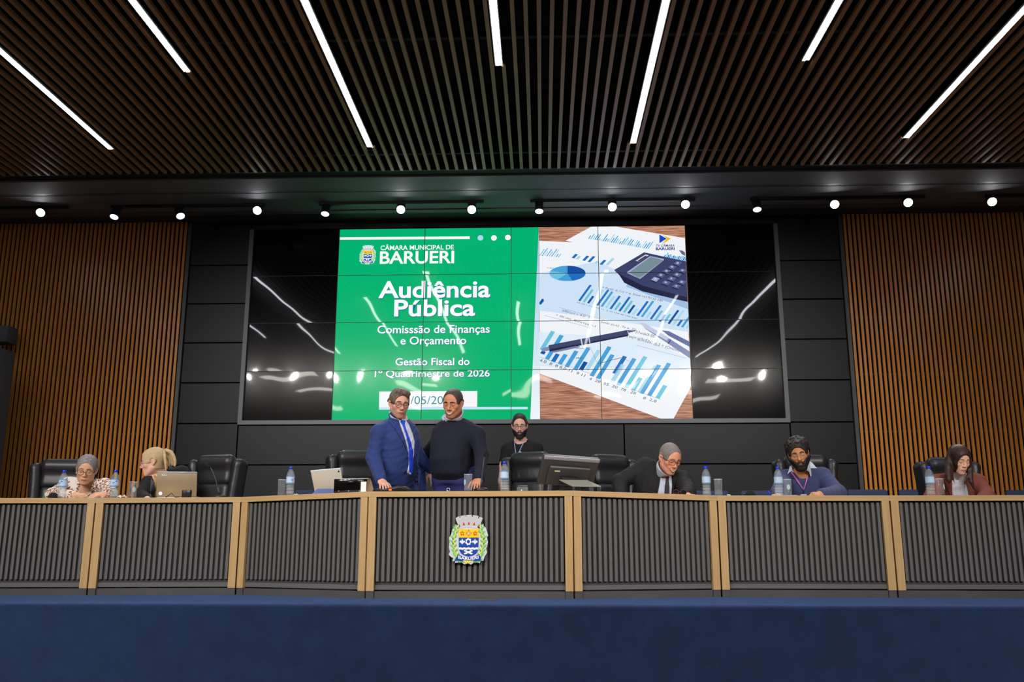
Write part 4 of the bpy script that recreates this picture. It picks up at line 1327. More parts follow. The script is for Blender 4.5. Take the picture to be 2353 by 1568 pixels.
# gooseneck microphones
M_mic = mat('microphone grey metal', (70, 72, 76), 0.4, 0.6)
M_foam = mat('black foam windscreen', (24, 24, 26), 0.95, bump=(300, 0.6, 0.004))
def gooseneck(label, base, pts, headpt):
    t = empty('gooseneck_microphone', base, label=label, cat='microphone', group='microphones on the dais')
    b = Vector(base)
    MB().lathe([(0.055, 0.0), (0.055, 0.018), (0.045, 0.028), (0.001, 0.030)], 24).build('base', M_blk, t)
    L_ = [Vector(p) - b for p in pts]
    MB().tube([(0, 0, 0.028)] + [tuple(p) for p in L_], 0.0048, 8).build('gooseneck', M_mic, t)
    MB().tube([(0, 0, 0.028), tuple(L_[0])], 0.008, 8).build('lower_sleeve', M_mic, t)
    h = Vector(headpt) - b
    d = (h - L_[-1]).normalized()
    MB().tube([tuple(L_[-1]), tuple(L_[-1] + d * 0.012), tuple(h), tuple(h + d * 0.02)], [0.005, 0.010, 0.011, 0.006], 10).build('capsule', M_foam, t)
    return t
b = on_desk(506, 0.30); Y0 = b[1]
gooseneck('thin gooseneck microphone on the desk, curving left before the empty leather chair', b, [at(500, 1122, Y0), at(496, 1104, Y0), at(490, 1087, Y0), at(483, 1075, Y0)], at(474, 1068, Y0))
b = on_desk(1105, 0.12); Y0 = b[1]
gooseneck('straight upright gooseneck microphone beside the hand of the man in the navy sweater', b, [at(1107, 1100, Y0), at(1110, 1075, Y0), at(1113, 1050, Y0)], at(1115, 1039, Y0))
def foam_mic(label, px_, ins, r, ztop):
    p = on_desk(px_, ins)
    t = empty('foam_microphone', p, label=label, cat='microphone', group='microphones on the dais')
    zc = at(px_, ztop, p[1])[2] - p[2] - r
    MB().ball((0, 0, zc), r, 0, 20, 14).build('windscreen', M_foam, t)
    MB().tube([(0, 0, zc - r * 0.9), (0, 0.03, 0.03)], 0.008, 8).build('stem', M_mic, t)
    MB().lathe([(0.05, 0.0), (0.05, 0.014), (0.04, 0.022), (0.001, 0.024)], 24, 0, Matrix.Translation((0, 0.03, 0))).build('base', M_blk, t)
foam_mic('black foam microphone ball at the left elbow of the woman in the floral blouse', 123.5, 0.13, 0.038, 1132)
foam_mic('black foam microphone ball in front of a navy chair, left of the bearded man', 1723.5, 0.13, 0.038, 1126.5)
# black curved microphone foot with an orange light under the hand of the man in the blue suit
p = on_desk(905, 0.16)
t = empty('microphone_foot', p, label='low curved black device with an orange light by the blue-suited man', cat='microphone foot')
MB().tube([(-0.16, 0, 0.012), (-0.12, 0, 0.024), (-0.08, 0, 0.016), (-0.02, 0, 0.022), (0.03, 0, 0.034), (0.09, 0, 0.030), (0.14, 0, 0.012)], [0.006, 0.008, 0.008, 0.016, 0.018, 0.014, 0.006], 10).build('shell', M_blk, t)
MB().box(-0.035, -0.015, -0.020, -0.016, 0.012, 0.026).build('orange_light', mat('orange light', (230, 90, 30), 0.4, emit=(255, 90, 30), strength=0.8), t)

# laptop with its lid towards the hall
M_alu = mat('brushed laptop lid', (176, 156, 128), 0.36, 0.35, noise=(3, 0.12))
M_silver = mat('silver edge', (170, 172, 176), 0.35, 0.6)
pl, pr_ = on_desk(359.5, 0.26), on_desk(452, 0.28)
c = [(pl[i] + pr_[i]) / 2 for i in range(3)]
wd = math.hypot(pr_[0] - pl[0], pr_[1] - pl[1]) / 2
t = empty('laptop', c, math.atan2(pr_[1] - pl[1], pr_[0] - pl[0]), 'open bronze-grey laptop with a lit round logo in front of the blonde woman', 'laptop')
ht = at(405, 1085.5, c[1])[2] - c[2] - 0.016
MB().rbox(-wd, wd, 0.01, 0.26, 0.002, 0.02, 0.006, 2).build('base', M_silver, t)
tl = Matrix.Rotation(R(10), 4, 'X')
ML = Matrix.Translation((0, 0.005, 0.018)) @ tl
mb = MB(); mb.rbox(-wd, wd, -0.004, 0.006, 0.0, ht, 0.004, 2, 0, ML); mb.build('lid', M_alu, t)
mb = MB(); mb.rbox(-wd - 0.001, wd + 0.001, -0.005, 0.007, ht - 0.012, ht + 0.003, 0.004, 2, 0, ML); mb.build('lid_edge', M_silver, t)
mb = MB(); mb.box(-wd + 0.012, wd - 0.012, 0.0062, 0.0068, 0.015, ht - 0.02, 0, ML); mb.build('screen', mat('laptop screen', (20, 20, 24), 0.2, emit=(150, 170, 200), strength=0.5), t)
mb = MB(); lx, lz = -wd * 0.79, ht * 0.125
mb.prism([(lx + 0.0135 * math.cos(2 * PI * k / 28), lz + 0.0135 * math.sin(2 * PI * k / 28)) for k in range(28)], ML, -0.0048, -0.004)
lo = mb.build('logo', mat('lit logo', (225, 230, 250), 0.4, emit=(222, 228, 255), strength=0.9), t)
pp, fs = fit_text('hp', lx - 0.0075, lx + 0.0075, lz - 0.004, lz + 0.0062, 0.004, 0.25)
mb = MB(); mb.add([tuple(ML @ Vector((u, -0.0052, w))) for u, w in pp], fs); mb.build('logo_letters', mat('logo blue', (90, 96, 190), 0.4), t)
mb = MB(); mb.box(-wd * 0.76, -wd * 0.49, -0.0046, -0.004, ht - 0.030, ht - 0.016, 0, ML); mb.build('sticker', mat('sticker', (214, 214, 208), 0.5), t)
mb = MB(); mb.box(-wd * 0.72, -wd * 0.58, -0.005, -0.0046, ht - 0.025, ht - 0.022, 0, ML); mb.prism([(-wd * 0.54 + 0.004 * math.cos(k * PI / 3), ht - 0.023 + 0.004 * math.sin(k * PI / 3)) for k in range(6)], ML, -0.005, -0.0046); mb.build('sticker_print', mat('sticker print', (70, 70, 74), 0.5), t)
# black adapter box with cables before the laptop
p = on_desk(430, 0.12)
t = empty('adapter_box', p, label='small black adapter box standing before the right half of the laptop', cat='adapter')
MB().rbox(-0.035, 0.028, -0.02, 0.03, 0.0, 0.062, 0.003, 2).build('housing', M_blk, t)
MB().rbox(-0.004, 0.036, -0.028, -0.02, 0.012, 0.058, 0.002, 2).build('front_plate', mat('dark blue plastic', (26, 30, 52), 0.3), t)
mb = MB(); mb.tube([(-0.035, 0, 0.01), (-0.09, -0.01, 0.006), (-0.115, 0, 0.028), (-0.125, 0.005, 0.040), (-0.14, 0.0, 0.026), (-0.165, -0.005, 0.006)], 0.0028, 6); mb.build('cable', M_blk, t)

# sheets of paper and tissue
M_paper = mat('white paper', (236, 236, 232), 0.7)
def paper(label, px0, px1_, ins, dep, z, name='paper_sheet', cat='paper', rot=0.0):
    a, b2 = on_desk(px0, ins), on_desk(px1_, ins)
    n = 8; mb = MB()
    rng = random.Random(int(px0))
    top = []
    for j in range(n + 1):
        for i in range(n + 1):
            u, v = i / n, j / n
            x = a[0] + (b2[0] - a[0]) * u; y = a[1] + (b2[1] - a[1]) * u + dep * v
            top.append((x, y, desk_h(x, y) + 0.0015 + z * abs(math.sin(u * 5.1 + v * 2.0)) * (0.4 + 0.6 * v)))
    vs = top + [(x, y, zz - 0.0012) for x, y, zz in top]
    m = (n + 1) ** 2; fs = []
    for j in range(n):
        for i in range(n):
            q = j * (n + 1) + i
            fs += [(q, q + 1, q + n + 2, q + n + 1), (q + m, q + n + 1 + m, q + n + 2 + m, q + 1 + m)]
    for i in range(n):
        fs += [(i, i + m, i + 1 + m, i + 1), (n * (n + 1) + i, n * (n + 1) + i + 1, n * (n + 1) + i + 1 + m, n * (n + 1) + i + m),
               (i * (n + 1), (i + 1) * (n + 1), (i + 1) * (n + 1) + m, i * (n + 1) + m), (i * (n + 1) + n, i * (n + 1) + n + m, (i + 1) * (n + 1) + n + m, (i + 1) * (n + 1) + n)]
    mb.add(vs, fs)
    o = mb.build(name, M_paper)
    tag(o, label, cat)
paper('white paper sheets under the hands of the woman in the floral blouse', 163, 244, 0.025, 0.2, 0.011)
paper('crumpled white tissue right of the bottle by the floral blouse', 268, 284, 0.04, 0.08, 0.028, 'paper_tissue', 'tissue')
paper('white sheet under the bottle and glass of the bearded man', 1786, 1832, 0.025, 0.18, 0.006)
paper('small crumpled white napkin right of the bottle near the white tablet', 675, 683, 0.05, 0.04, 0.012, 'paper_napkin', 'napkin')
paper('tiny crumpled white napkin right of the part-filled glass', 1672, 1679, 0.05, 0.04, 0.012, 'paper_napkin', 'napkin')

# white tablet leaning in a folded cover
pc_ = on_desk(755, 0.36)
t = empty('tablet', pc_, R(-8), 'white tablet leaning on its blue cover, left of the man in the blue suit', 'tablet')
ztop = at(755, 1082, pc_[1])[2] - pc_[2]
MT = Matrix.Translation((0, 0.05, 0)) @ Matrix.Rotation(R(-4), 4, 'Y') @ Matrix.Rotation(R(26), 4, 'X')
M_tab = mat('cream tablet case', (206, 200, 184), 0.5)
mb = MB(); mb.rbox(-0.125, 0.125, -0.004, 0.006, 0.012, ztop * 1.14, 0.0045, 3, 0, MT); mb.build('case', M_tab, t)
mb = MB(); mb.rbox(-0.127, 0.127, -0.003, 0.009, ztop * 1.14 - 0.008, ztop * 1.14 + 0.003, 0.004, 3, 0, MT); mb.build('case_rim', mat('pale blue rim', (188, 202, 218), 0.4), t)
mb = MB(); mb.lathe([(0.001, 0.0), (0.007, 0.0), (0.007, 0.002)], 16, 0, MT @ Matrix.Translation((0.108, -0.005, ztop * 1.14 - 0.022)) @ Matrix.Rotation(R(90), 4, 'X')); mb.build('camera_lens', M_blk, t)
mb = MB(); mb.add([(-0.11, -0.10, 0.001), (0.12, -0.10, 0.001), (0.11, -0.03, 0.055), (-0.085, -0.03, 0.055), (-0.11, -0.098, 0.0), (0.12, -0.098, 0.0), (0.11, -0.026, 0.052), (-0.085, -0.026, 0.052)], [(0, 1, 2, 3), (4, 7, 6, 5), (0, 4, 5, 1), (1, 5, 6, 2), (2, 6, 7, 3), (3, 7, 4, 0)])
mb.build('cover_flap', mat('blue grey cover', (86, 104, 158), 0.6), t)
# glossy black lectern-like document box in front of the tablet
pa, pb = on_desk(767, 0.16), on_desk(843, 0.20)
c = [(pa[i] + pb[i]) / 2 for i in range(3)]; wd = (pb[0] - pa[0]) / 2
ht = at(805, 1101.5, c[1])[2] - c[2]
t = empty('document_box', c, math.atan2(pb[1] - pa[1], pb[0] - pa[0]) * 0.6, 'glossy black document holder standing before the white tablet', 'document holder')
M_gloss = mat('glossy black acrylic', (10, 10, 12), 0.08)
MB().rbox(-wd, wd, 0.0, 0.012, 0.0, ht, 0.003, 2).build('front_plate', M_gloss, t)
MB().rbox(-wd + 0.004, wd + 0.012, -0.004, 0.05, ht, ht + 0.006, 0.002, 2).build('top_edge', M_silver, t)
mb = MB(); mb.add([(wd, 0.0, 0.0), (wd + 0.045, 0.06, 0.0), (wd + 0.012, 0.05, ht), (wd, 0.0, ht), (wd - 0.003, 0.0, 0.0), (wd + 0.042, 0.063, 0.0), (wd + 0.009, 0.053, ht), (wd - 0.003, 0.003, ht)], [(0, 1, 2, 3), (4, 7, 6, 5), (0, 4, 5, 1), (1, 5, 6, 2), (2, 6, 7, 3), (3, 7, 4, 0)]); mb.build('side_leaf', mat('leaf', (150, 130, 100), 0.5), t)
mb = MB(); mb.box(wd * 0.62, wd * 0.95, -0.0015, 0.0, 0.004, ht * 0.82); mb.build('label_strip', M_paper, t)
mb = MB()
for u in (-0.7, -0.1, 0.55): mb.lathe([(0.001, 0.0), (0.005, 0.0), (0.005, 0.002)], 12, 0, Matrix.Translation((wd * u, 0.0, 0.02)) @ Matrix.Rotation(R(90), 4, 'X'))
mb.build('screw', M_silver, t)

# touch terminal on its stand
p = on_desk(1321, 0.34)
t = empty('touch_terminal', p, R(18), 'large black touch terminal seen from behind, on a stand right of the middle', 'terminal')
M_term = mat('dark grey terminal plastic', (58, 58, 62), 0.42, bump=(150, 0.1, 0.002))
zt = at(1305, 1050, p[1])[2] - p[2]
MTt = Matrix.Translation((-0.03, 0.12, 0.075)) @ Matrix.Rotation(R(34), 4, 'X') @ Matrix.Rotation(R(3), 4, 'Y')
H_ = (zt - 0.075) / math.cos(R(34)) - 0.012
def tl_(pts): return [tuple(MTt @ Vector(q)) for q in pts]
mb = MB(); mb.rbox(-0.233, 0.233, 0.0, 0.045, -0.02, H_, 0.012, 3, 0, MTt); mb.build('housing', M_term, t)
mb = MB(); mb.rbox(-0.231, 0.231, -0.004, 0.01, H_ - 0.03, H_ + 0.001, 0.004, 2, 0, MTt); mb.build('top_rim_highlight', mat('painted rim reflection', (150, 150, 158), 0.35), t)  # paler strip: the bezel's reflection put into its colour
mb = MB(); mb.rbox(-0.22, 0.22, 0.045, 0.05, -0.01, H_ - 0.015, 0.002, 1, 0, MTt); mb.build('screen', mat('terminal screen', (14, 14, 18), 0.15), t)
mb = MB(); mb.rbox(-0.175, 0.165, -0.022, 0.002, 0.0, H_ - 0.075, 0.008, 3, 0, MTt); mb.build('rear_cover', M_term, t)
mb = MB(); mb.rbox(-0.17, 0.16, -0.0225, -0.02, H_ - 0.088, H_ - 0.074, 0.001, 1, 0, MTt); mb.build('rear_cover_highlight', mat('painted edge highlight', (120, 120, 128), 0.35), t)  # lighter copy of the housing plastic, light on the edge painted in
mb = MB(); mb.box(-0.13, -0.085, -0.0235, -0.022, H_ - 0.12, H_ - 0.108, 0, MTt); mb.build('rating_label', mat('pale label', (200, 200, 170), 0.5), t)
mb = MB(); mb.rbox(-0.07, 0.06, -0.06, -0.02, 0.03, H_ - 0.15, 0.006, 2, 0, MTt); mb.build('neck', M_blkm, t)
mb = MB(); mb.add([(-0.13, -0.01, 0.10), (0.10, -0.01, 0.10), (0.165, -0.13, 0.048), (-0.07, -0.13, 0.048), (-0.13, -0.01, 0.094), (0.10, -0.01, 0.094), (0.165, -0.13, 0.042), (-0.07, -0.13, 0.042)], [(0, 1, 2, 3), (4, 7, 6, 5), (0, 4, 5, 1), (1, 5, 6, 2), (2, 6, 7, 3), (3, 7, 4, 0)])
mb.build('stand_plate', mat('grey green stand plate', (136, 136, 122), 0.5), t)
for x0 in (-0.065, 0.135):
    MB().rbox(x0, x0 + 0.024, -0.128, -0.10, 0.0, 0.043, 0.003, 2).build('stand_foot', M_blkm, t)
MB().tube([(-0.07, -0.05, 0.05), (-0.13, -0.06, 0.02), (-0.2, -0.04, 0.004), (-0.28, -0.02, 0.004)], 0.004, 6).build('cable', M_blk, t)
# small grey connection box
p = on_desk(1201, 0.2)
t = empty('connection_box', p, label='small grey connection box on the desk before a turned leather chair', cat='connection box')
mb = MB(); mb.rbox(-0.043, 0.040, -0.02, 0.05, 0.0, 0.036, 0.003, 2); mb.build('housing', mat('grey plastic', (98, 102, 106), 0.5), t)
MB().rbox(-0.038, 0.036, 0.0, 0.05, 0.036, 0.052, 0.003, 2).build('flap', mat('grey plastic lid', (84, 88, 92), 0.5), t)
MB().box(-0.012, -0.004, -0.024, -0.02, 0.004, 0.018).build('white_plug', M_white, t)
# folded spectacles on the desk before the man in the black suit
p = on_desk(1566, 0.07)
t = empty('folded_spectacles', p, R(-6), 'dark-lensed folded spectacles lying at the hand of the man in the black suit', 'spectacles')
M_lensd = mat('dark lens', (26, 22, 28), 0.1)
for cx in (-0.042, 0.016):
    pts = [(cx + 0.022 * math.cos(2 * PI * k / 20), -0.002 * math.sin(2 * PI * k / 20), 0.019 + 0.019 * math.sin(2 * PI * k / 20)) for k in range(20)]
    MB().tube(pts, 0.0016, 6, closed=True).build('rim', mat('copper rim', (120, 70, 56), 0.4, 0.4), t)
    mb = MB(); mb.add(pts + [(x, y + 0.001, z) for x, y, z in pts], [tuple(range(20)), tuple(range(39, 19, -1))]); mb.build('lens', M_lensd, t)
mb = MB(); mb.tube([(-0.020, 0, 0.022), (-0.013, -0.003, 0.026), (-0.006, 0, 0.022)], 0.0014, 6); mb.build('bridge', MATS['copper rim'], t)
for sx, e in ((-0.064, 1), (0.038, -1)):
    MB().tube([(sx, 0, 0.022), (sx + e * 0.004, 0.01, 0.016), (sx + e * 0.09, 0.016, 0.003)], 0.0014, 6).build('temple', MATS['copper rim'], t)
p = on_desk(1223, 0.04)
p = on_desk(1030, 0.03)
o = MB().tube([(0.012 * math.cos(2 * PI * k / 16), 0.004 * math.sin(2 * PI * k / 16), 0.0135 + 0.011 * math.sin(2 * PI * k / 16)) for k in range(16)], 0.0022, 6, closed=True).build('small_ring', M_chrome, None, p)
tag(o, 'tiny metal ring standing on the edge of the middle desk', 'ring')
# ---------------------------------------------------------------- people
M_skin = {}
def skin_mat(name, col):
    return mat('skin ' + name, col, 0.5, spec=0.4, attr='tone', noise=(120, 0.05))
def wr(amp, wl, seed, aniso=None):
    """soft cloth folds"""
    g = random.Random(seed); ws = []
    for _ in range(5):
        d = np.array([g.gauss(0, 1) for _ in range(3)])
        if aniso is not None: d = d * np.array(aniso)
        d /= np.linalg.norm(d); ws.append((d * 2 * PI / (wl * (0.7 + 0.7 * g.random())), g.random() * 6.28))
    def f(X, Y, Z):
        r = 0
        for k, p in ws:
            r = r + np.abs(np.sin(k[0] * X + k[1] * Y + k[2] * Z + p + 0.7 * np.sin(9 * X + 7 * Z + p)))
        return (r / 5 - 0.6) * amp * 2
    return f
def pbuild(mb, name, mats, root):
    o = mb.build(name, mats, root)
    o.matrix_parent_inverse = Matrix.Translation(-Vector(root.location))
    return o
def sub(o, parent):
    """hang o below another part without moving it"""
    o.parent = parent
    return o
class Head:
    def __init__(s, c, sc, yaw, pitch, roll=0):
        s.c = V3(c); s.s = sc; s.R = RZ(R(yaw)) @ RX(R(pitch)) @ RY(R(roll))
    def w(s, p): return s.c + s.s * (s.R @ V3(p))
    def loc(s, v): return ((v - s.c) @ s.R) / s.s
    def ell(s, F, c, r, k=0.02, op='u', rot=None):
        Q = s.R if rot is None else s.R @ rot
        F.ell(s.w(c), np.array(r) * s.s, Q, k * s.s, op)
    def cap(s, F, a, b, ra, rb=None, k=0.02, op='u'):
        F.cap(s.w(a), s.w(b), ra * s.s, (ra if rb is None else rb) * s.s, k * s.s, op)
    def box(s, F, c, h, rad=0.005, k=0.01, op='u', rot=None):
        F.box(s.w(c), np.array(h) * s.s, rad * s.s, s.R if rot is None else s.R @ rot, k * s.s, op)
    def fine(s, d=0.0037):
        e = 0.135 * s.s
        return (s.c - e, s.c + e, d)
def head_shape(F, H, fem=False, jaw=1.0, nose=1.0, smile=0.0, full=1.0, ears=True):
    e = H.ell; c = H.cap
    e(F, (0, .016, .030), (.075, .094, .087), .02)
    e(F, (0, -.036, .030), (.060, .050, .060), .03)
    e(F, (0, -.022, -.044), (.058 * full, .064, .074), .03)
    for x in (-1, 1):
        c(F, (x * .050 * jaw, -.002, -.058), (x * .018 * jaw, -.066, -.104), .017, .014, .03)
        e(F, (x * .041, -.056, -.026 + .006 * smile), (.023 * full, .022, .021), .025)
        c(F, (x * .012, -.083, .017), (x * .046, -.066, .018), .009 if not fem else .006, None, .018)
    e(F, (0, -.073, -.103), (.021 * jaw, .016, .016), .018)
    e(F, (0, -.072, -.068), (.032, .022, .025), .02)
    for x in (-1, 1):
        e(F, (x * .031, -.094, -.003), (.017, .014, .0105), .012, 's')
        e(F, (x * .031, -.0735, -.002), (.0145, .0135, .0125), .004)
    c(F, (0, -.082, .008), (0, -.106 * (0.97 + .03 * nose), -.032), .0062 * nose, .0105 * nose, .010)
    for x in (-1, 1):
        e(F, (x * .0115 * nose, -.095, -.037), (.0085, .010, .0078), .008)
    for x in (-1, 1):                                   # lips
        c(F, (x * (.021 + .006 * smile), -.084 + .002 * smile, -.069 + .008 * smile), (x * .004, -.0945, -.0655), .0040, .0048, .006)
        c(F, (x * (.019 + .006 * smile), -.084 + .002 * smile, -.0735 + .007 * smile), (0, -.0935, -.0785), .0045, .0056, .006)
    if smile > 0.5:
        e(F, (0, -.0985, -.0715), (.019, .010, .0045), .004, 's')
        for x in (-1, 1):
            e(F, (x * .030, -.074, -.050), (.012, .014, .012), .012)
    if ears:
        for x in (-1, 1):
            Q = RZ(R(-18 * x)) @ RX(R(-12))
            e(F, (x * .078, .014, -.006), (.008, .019, .031), .010, 'u', Q)
            e(F, (x * .085, .006, -.004), (.006, .010, .017), .006, 's', Q)
            e(F, (x * .075, .004, -.032), (.006, .008, .009), .006)
def face_col(H, base, lip=(150, 80, 74), stub=None, scalp=None, lipamt=0.8, red=0.25):
    b = np.array(lin(base)); l = np.array(lin(lip))
    def f(v):
        p = H.loc(v); x, y, z = p[:, 0], p[:, 1], p[:, 2]
        c = np.tile(b, (len(v), 1))
        def mixin(m, col): 
            nonlocal c
            m = np.clip(m, 0, 1)[:, None]; c = c * (1 - m) + np.array(col) * m
        ck = np.exp(-(((np.abs(x) - .040) / .022) ** 2 + ((z + .03) / .022) ** 2)) * (y < -.03) * red
        mixin(ck, b * np.array([1.02, .78, .74]))
        mixin(np.exp(-((x / .014) ** 2 + ((z + .033) / .016) ** 2)) * (y < -.09) * red, b * np.array([1.0, .76, .72]))
        if stub is not None:
            m = ((z < -.045) & (y < .0) & (y > -.2)) * np.clip((-.045 - z) / .02, 0, 1) * (z > -.13)
            m = np.maximum(m, np.exp(-((x / .026) ** 2 + ((z + .052) / .008) ** 2)) * (y < -.08))
            mixin(m * stub[1], lin(stub[0]))
        lm = np.exp(-((np.abs(x) / .023) ** 4 + ((z + .0715) / .0085) ** 4)) * (y < -.080)
        mixin(lm * lipamt, l)
        lid = np.exp(-(((np.abs(x) - .031) / .015) ** 4 + ((z - .004) / .012) ** 4)) * (y < -.06)
        mixin(lid * .25, b * np.array([.72, .62, .60]))
        return c
    return f
def drape_verts(poly, L):
    bm = bmesh.new()
    vs = [bm.verts.new((p[0], p[1], 0)) for p in poly]
    bm.faces.new(vs)
    bmesh.ops.triangulate(bm, faces=bm.faces[:])
    for _ in range(7):
        es = [e for e in bm.edges if e.calc_length() > L]
        if not es: break
        bmesh.ops.subdivide_edges(bm, edges=es, cuts=1)
        bmesh.ops.triangulate(bm, faces=[f for f in bm.faces if len(f.verts) > 3])
    bm.verts.index_update()
    v = np.array([(q.co.x, q.co.y) for q in bm.verts])
    f = [tuple(q.index for q in fc.verts) for fc in bm.faces]
    # boundary edges, in face order
    be = []
    for e in bm.edges:
        if len(e.link_faces) == 1:
            be.append((e.verts[0].index, e.verts[1].index))
    bm.free()
    return v, f, be
def drape(F, org, dirs, faces, be, off, thick, mb, mi=0, tref=None):
    d = dirs / np.linalg.norm(dirs, axis=1)[:, None]
    p, t = F.hit(org, d)
    res = np.abs(F.eval(p[:, 0], p[:, 1], p[:, 2]))
    bad = res > 0.012
    if (~bad).any():
        bad |= t > np.median(t[~bad]) + 0.40
    if bad.any() and (~bad).any():
        pg = p[~bad]
        for i in np.nonzero(bad)[0]:
            q = pg - org[i]
            perp = np.linalg.norm(q - (q @ d[i])[:, None] * d[i], axis=1)
            j = int(np.argmin(perp)); t[i] = float((pg[j] - org[i]) @ d[i])
        p = org + d * t[:, None]
    a = p - d * off; b = a + d * thick
    n = len(p)
    vs = list(map(tuple, a)) + list(map(tuple, b))
    fs = list(faces) + [tuple(i + n for i in f[::-1]) for f in faces] + [(i, j, j + n, i + n) for i, j in be]
    mb.add(vs, fs, mi, True)
def drape_px(F, poly, off, thick=0.006, mb=None, mi=0, L=4.0, near=6.6):
    mb = mb or MB()
    v, f, be = drape_verts(poly, L)
    D = np.array([ray(x, y) for x, y in v]); D /= np.linalg.norm(D, axis=1)[:, None]
    O = CAM[None, :] + D * near
    drape(F, O, D, f, be, off, thick, mb, mi, 2.0)
    return mb
def drape_face(F, H, poly, off=0.0012, thick=0.003, mb=None, mi=0, L=0.006):
    """poly in head coordinates (x, z), laid on the face from the front"""
    mb = mb or MB()
    v, f, be = drape_verts(poly, L)
    O = np.array([H.w((x, -.19, z)) for x, z in v]); D = np.tile(H.R @ np.array([0, 1.0, 0]), (len(v), 1))
    drape(F, O, D, f, be, off * H.s, thick * H.s, mb, mi, 0.3)
    return mb
def stroke(pts, w):
    """ribbon polygon around a polyline of (x, y); w width or list"""
    n = len(pts); ws = w if isinstance(w, (list, tuple)) else [w] * n
    L_, R_ = [], []
    for i in range(n):
        a = pts[max(i - 1, 0)]; b = pts[min(i + 1, n - 1)]
        dx, dy = b[0] - a[0], b[1] - a[1]; l = math.hypot(dx, dy) or 1
        nx, ny = -dy / l * ws[i] / 2, dx / l * ws[i] / 2
        L_.append((pts[i][0] + nx, pts[i][1] + ny)); R_.append((pts[i][0] - nx, pts[i][1] - ny))
    return L_ + R_[::-1]
M_lash = mat('dark lashes', (34, 26, 24), 0.7)
M_eye = mat('eye white', (205, 200, 196), 0.3)
M_iris = mat('dark iris', (38, 26, 20), 0.2)
M_teeth = mat('teeth', (226, 218, 204), 0.35)
M_mouth = mat('mouth line', (96, 44, 42), 0.6)
def face_marks(F, H, root, brow, browc, smile=0.0, bw=.0065, down=True, teeth=False, browup=0.0):
    mb = MB()
    for s_ in (-1, 1):
        pts = [(s_ * .012, .021 + browup), (s_ * .024, .0245 + browup), (s_ * .037, .0235 + browup), (s_ * .049, .0165 + browup)]
        mb = MB(); drape_face(F, H, stroke(pts, [bw, bw * 1.1, bw * .9, bw * .4]), .0016, .003, mb)
        pbuild(mb, 'eyebrow', browc, root)
    for s_ in (-1, 1):
        mb = MB()
        if not down:
            drape_face(F, H, [(s_ * .019, -.003), (s_ * .026, .0015), (s_ * .034, .002), (s_ * .044, -.002), (s_ * .036, -.0065), (s_ * .026, -.0065)], .0006, .002, mb, 1)
            drape_face(F, H, [(s_ * .031 + .0048 * math.cos(a), -.002 + .0048 * math.sin(a)) for a in [2 * PI * k / 10 for k in range(10)]], .0010, .002, mb, 2)
            pts = [(s_ * .018, -.003), (s_ * .026, .002), (s_ * .034, .0025), (s_ * .045, -.002)]
        else:
            pts = [(s_ * .018, -.005), (s_ * .025, -.0085), (s_ * .034, -.0088), (s_ * .045, -.004)]
        drape_face(F, H, stroke(pts, [.0016, .0028, .003, .0022]), .0012, .003, mb, 0)
        pbuild(mb, 'eye', [M_lash, M_eye, M_iris], root)
    mb = MB()
    if teeth:
        w = .029
        drape_face(F, H, [(-w, -.0585), (-w * .5, -.0655), (0, -.0672), (w * .5, -.0655), (w, -.0585), (w * .7, -.0712), (w * .35, -.0770), (0, -.0785), (-w * .35, -.0770), (-w * .7, -.0712)], .0024, .004, mb, 0)
        o = pbuild(mb, 'teeth', M_teeth, root)
        mb = MB(); drape_face(F, H, stroke([(-w - .003, -.0570), (-w * .7, -.0722), (-w * .35, -.0782), (0, -.0798), (w * .35, -.0782), (w * .7, -.0722), (w + .003, -.0570)], [.002, .0028, .003, .003, .003, .0028, .002]), .0026, .003, mb)
    else:
        w = .022 + .005 * smile; q = .006 * smile
        drape_face(F, H, stroke([(-w, -.0715 + q), (-w * .5, -.0716 + q * .2), (0, -.0722), (w * .5, -.0716 + q * .2), (w, -.0715 + q)], [.0015, .0022, .0018, .0022, .0015]), .0010, .003, mb)
    pbuild(mb, 'mouth', M_mouth, root)
M_lens = bpy.data.materials.new('clear lens'); M_lens.use_nodes = True
nt_ = M_lens.node_tree
for n_ in list(nt_.nodes):
    if n_.type != 'OUTPUT_MATERIAL': nt_.nodes.remove(n_)
tr_ = nt_.nodes.new('ShaderNodeBsdfTransparent'); gl_ = nt_.nodes.new('ShaderNodeBsdfGlossy'); mx_ = nt_.nodes.new('ShaderNodeMixShader')
gl_.inputs['Roughness'].default_value = 0.02; mx_.inputs[0].default_value = 0.05
nt_.links.new(tr_.outputs[0], mx_.inputs[1]); nt_.links.new(gl_.outputs[0], mx_.inputs[2])
nt_.links.new(mx_.outputs[0], [n_ for n_ in nt_.nodes if n_.type == 'OUTPUT_MATERIAL'][0].inputs['Surface'])
